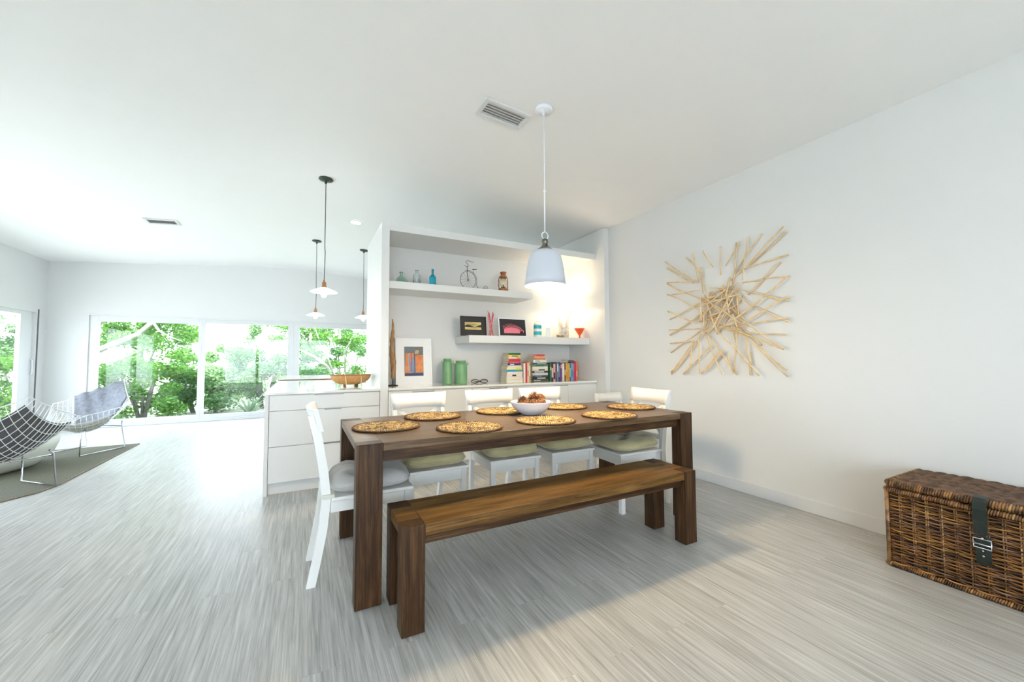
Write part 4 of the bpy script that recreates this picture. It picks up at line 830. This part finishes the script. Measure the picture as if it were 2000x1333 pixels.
# ---------------------------------------------------------------- garden
def leaf_cloud(name, mt, blobs, n_, size, seed, parent):
    r_ = random.Random(seed); m_ = MB(); vol = [b[3]*b[4]*b[5] for b in blobs]; tot = sum(vol)
    for b, v in zip(blobs, vol):
        for _ in range(int(n_*v/tot)):
            d = Vector((r_.gauss(0, 1), r_.gauss(0, 1), r_.gauss(0, 1))).normalized()*(r_.random()**.45)
            c_ = Vector((b[0]+d.x*b[3], b[1]+d.y*b[4], b[2]+d.z*b[5])); a = Vector((r_.gauss(0, 1), r_.gauss(0, 1), r_.gauss(0, .6))).normalized(); q = a.cross(Vector((r_.gauss(0, 1), r_.gauss(0, 1), r_.gauss(0, 1)))).normalized(); s_ = size*r_.uniform(.6, 1.3)
            m_.b.faces.new([m_.b.verts.new(c_-a*s_), m_.b.verts.new(c_+q*s_*.42), m_.b.verts.new(c_+a*s_), m_.b.verts.new(c_-q*s_*.42)])
    return m_.obj(name, mt, parent)
def blobs(seed, n_, x0, x1, y0, y1, z0, z1, ra, rb_):
    r_ = random.Random(seed); return [(r_.uniform(x0, x1), r_.uniform(y0, y1), r_.uniform(z0, z1), r_.uniform(ra, rb_), r_.uniform(ra, rb_), r_.uniform(ra, rb_)*.7) for _ in range(n_)]
gz = -.16
# big pale-barked tree outside the left part of the window
tr_ = thing('garden_tree', 'large garden tree with pale bare limbs outside the left window panel', 'tree', (-4.6, 12.4, gz)); ox, oy = -4.6, 12.4
def W(*p): return [(x_-ox, y_-oy, z_-gz) for x_, y_, z_ in p]
m_ = MB(); m_.tube(W((-4.9, 12.6, gz), (-4.8, 12.5, .6), (-4.55, 12.4, 1.15), (-3.9, 12.3, 1.52), (-3.45, 12.2, 1.75), (-3.15, 12.1, 2.05), (-2.75, 12.1, 2.25), (-2.3, 12.1, 2.4)), [.13, .11, .085, .065, .055, .045, .035, .02], 10)
m_.tube(W((-4.8, 12.5, .6), (-4.75, 12.3, 1.4), (-4.2, 12.2, 1.95), (-3.85, 12.1, 2.25), (-3.6, 12, 2.7)), [.11, .10, .09, .08, .06], 10)
m_.tube(W((-3.15, 12.1, 2.03), (-3.05, 12.1, 1.85), (-2.85, 12.1, 1.7), (-2.6, 12.1, 1.6)), [.03, .025, .02, .012], 6); m_.tube(W((-3.2, 12.1, 2.0), (-3.22, 12.1, 2.6)), .03, 6)
m_.tube(W((-3.45, 12.2, 1.75), (-3.2, 12.2, 2.1), (-2.6, 12.2, 2.15), (-2.1, 12.2, 2.3)), [.035, .03, .02, .012], 6); m_.obj('trunk', 'bark', tr_)
leaf_cloud('crown', 'leaf_bright', [(x_-ox, y_-oy, z_-gz, a, b, c_) for x_, y_, z_, a, b, c_ in blobs(3, 26, -5.0, -2.3, 12.0, 13.6, 1.0, 2.7, .25, .5)], 8000, .050, 3, tr_)
def bush(label, cx_, cy_, w_, h_, mt, n_, seed, size=.06, z0=0, cat='shrub', name='garden_shrub', nb=22, dep=.6):
    t = thing(name, label, cat, (cx_, cy_, gz))
    leaf_cloud('foliage', mt, blobs(seed, nb, -w_/2, w_/2, -dep, dep, z0+.15, h_, .18, .38), n_, size, seed, t)
    r_ = random.Random(seed); m_ = MB()
    for i in range(5): x_ = r_.uniform(-.2, .2)*w_; m_.tube([(x_*.3, 0, 0), (x_, .05, h_*.45), (x_*1.8, .1, h_*.85)], [.035, .025, .01], 6)
    m_.obj('stems', 'dark_bark', t); return t
bush('vivid green shrub filling the lower left of the window view', -3.15, 11.6, 1.5, 1.15, 'leaf_bright', 7800, 21, 0.047)
bush('dense green shrub low behind the lounge chair by the window', -2.35, 12.4, 1.3, .95, 'leaf_mid', 6300, 22, 0.047)
bush('vivid green shrub beyond the corner between door and window', -4.9, 11.5, 1.3, 1.5, 'leaf_bright', 6300, 23, 0.047)
bush('pale green bush behind the white rail outside the middle panel', -1.9, 14.8, 1.6, 1.25, 'leaf_pale', 4800, 24, 0.055)
bush('leafy green bush outside the right half of the middle window panel', -.95, 12.6, 1.4, 1.7, 'leaf_mid', 8400, 25, 0.043)
bush('pale bush far across the garden, left of the leafy one', -3.6, 17.5, 2.8, 2.0, 'leaf_pale', 5700, 26, 0.070)
bush('pale hedge-like bush far behind the middle window panel', -1.1, 17.5, 3.0, 2.9, 'leaf_pale', 7800, 27, 0.062, nb=30)
bush('dense bright bush outside the right window panel', .55, 13.0, 2.4, 1.5, 'leaf_bright', 9750, 28, 0.047, nb=28)
bush('darker green bush behind the branching tree at the right window panel', 1.3, 15.5, 3.2, 3.0, 'leaf_mid', 13500, 29, 0.058, nb=34)
bush('tall green bush outside the sliding door', -6.3, 12.6, 2.6, 2.7, 'leaf_mid', 9750, 30, 0.047, nb=34)
bush('pale bush far outside the sliding door', -8.8, 13.8, 3.0, 3.2, 'leaf_pale', 6750, 31, 0.062, nb=30)
bush('blue green shrub low outside the sliding door', -6.0, 11.2, 1.6, .95, 'leaf_mid', 2850, 32, 0.047)
tr_ = thing('garden_tree', 'leaning dark branched tree outside the right window panel', 'tree', (.95, 12.2, gz)); ox, oy = .95, 12.2
m_ = MB(); m_.tube(W((.95, 12.2, gz), (.80, 12.2, .5), (.55, 12.1, .95), (.25, 12.1, 1.22), (-.1, 12.1, 1.40), (-.5, 12, 1.5)), [.09, .075, .06, .048, .03, .015], 8)
m_.tube(W((.75, 12.2, .6), (.62, 12.2, 1.1), (.40, 12.2, 1.55), (.2, 12.2, 2.2)), [.05, .035, .025, .012], 6); m_.tube(W((.9, 12.2, .3), (1.2, 12.2, .8), (1.0, 12.2, 1.35), (1.3, 12.2, 1.9)), [.05, .035, .025, .012], 6); m_.obj('trunk', 'dark_bark', tr_)
leaf_cloud('crown', 'leaf_bright', [(x_-ox, y_-oy, z_-gz, a, b, c_) for x_, y_, z_, a, b, c_ in blobs(41, 20, -.4, 2.0, 12.2, 13.0, 1.55, 2.6, .2, .4)], 6000, .045, 41, tr_)
tr_ = thing('garden_tree', 'slim small tree with a straight trunk outside the middle window panel', 'tree', (-1.93, 12.2, gz)); ox, oy = -1.93, 12.2
m_ = MB(); m_.tube(W((-1.93, 12.2, gz), (-1.93, 12.2, .35), (-1.85, 12.2, .7)), [.05, .04, .02], 8); m_.tube(W((-1.93, 12.2, .25), (-2.15, 12.2, .5)), [.03, .012], 6); m_.obj('trunk', 'dark_bark', tr_)
leaf_cloud('crown', 'leaf_pale', [(x_-ox, y_-oy, z_-gz, a, b, c_) for x_, y_, z_, a, b, c_ in blobs(42, 10, -2.2, -1.6, 12.0, 12.5, .45, 1.0, .15, .28)], 520, .05, 42, tr_)
bush('sunlit yellow-green bush behind the big tree at the left window panel', -4.4, 15.2, 3.2, 3.0, 'leaf_bright', 9750, 33, 0.062, nb=34)
bush('broad green bush low in front of the right window panel', .6, 11.6, 2.0, .95, 'leaf_mid', 5400, 34, 0.043)
sp = thing('spiky_plant', 'large spiky strap-leaved plant just outside the middle window panel', 'plant', (-1.12, 11.2, gz)); r_ = random.Random(8)
for i in range(34):
    a = r_.uniform(0, 2*PI); L_ = r_.uniform(.55, 1.0); up_ = r_.uniform(.5, 1.35); m_ = MB(); R = []
    for j in range(9):
        f = j/8; rad = L_*math.cos(up_)*f; z_ = L_*math.sin(up_)*f*(1-.28*f*f*(2.2-up_)); w_ = .034*(1-f)**.6+.002; R.append([m_.b.verts.new((rad*math.cos(a)-w_*math.sin(a), rad*math.sin(a)+w_*math.cos(a), z_)), m_.b.verts.new((rad*math.cos(a), rad*math.sin(a), z_-.35*w_)), m_.b.verts.new((rad*math.cos(a)+w_*math.sin(a), rad*math.sin(a)-w_*math.cos(a), z_))])
    for A, B in zip(R, R[1:]):
        for k in range(2): m_.b.faces.new((A[k], A[k+1], B[k+1], B[k]))
    m_.obj('frond', 'leaf_spiky', sp)
rl = thing('garden_rail', 'low white rail across the garden behind the shrubs', 'fence', (-2.9, 13.7, gz))
MB().box(-.6, 2.4, -.02, .02, 1.17, 1.21).obj('top_rail', 'white_enamel', rl)
for x_ in (-.5, .9, 2.3): MB().box(x_-.02, x_+.02, -.02, .02, 0, 1.17).obj('post', 'white_enamel', rl)
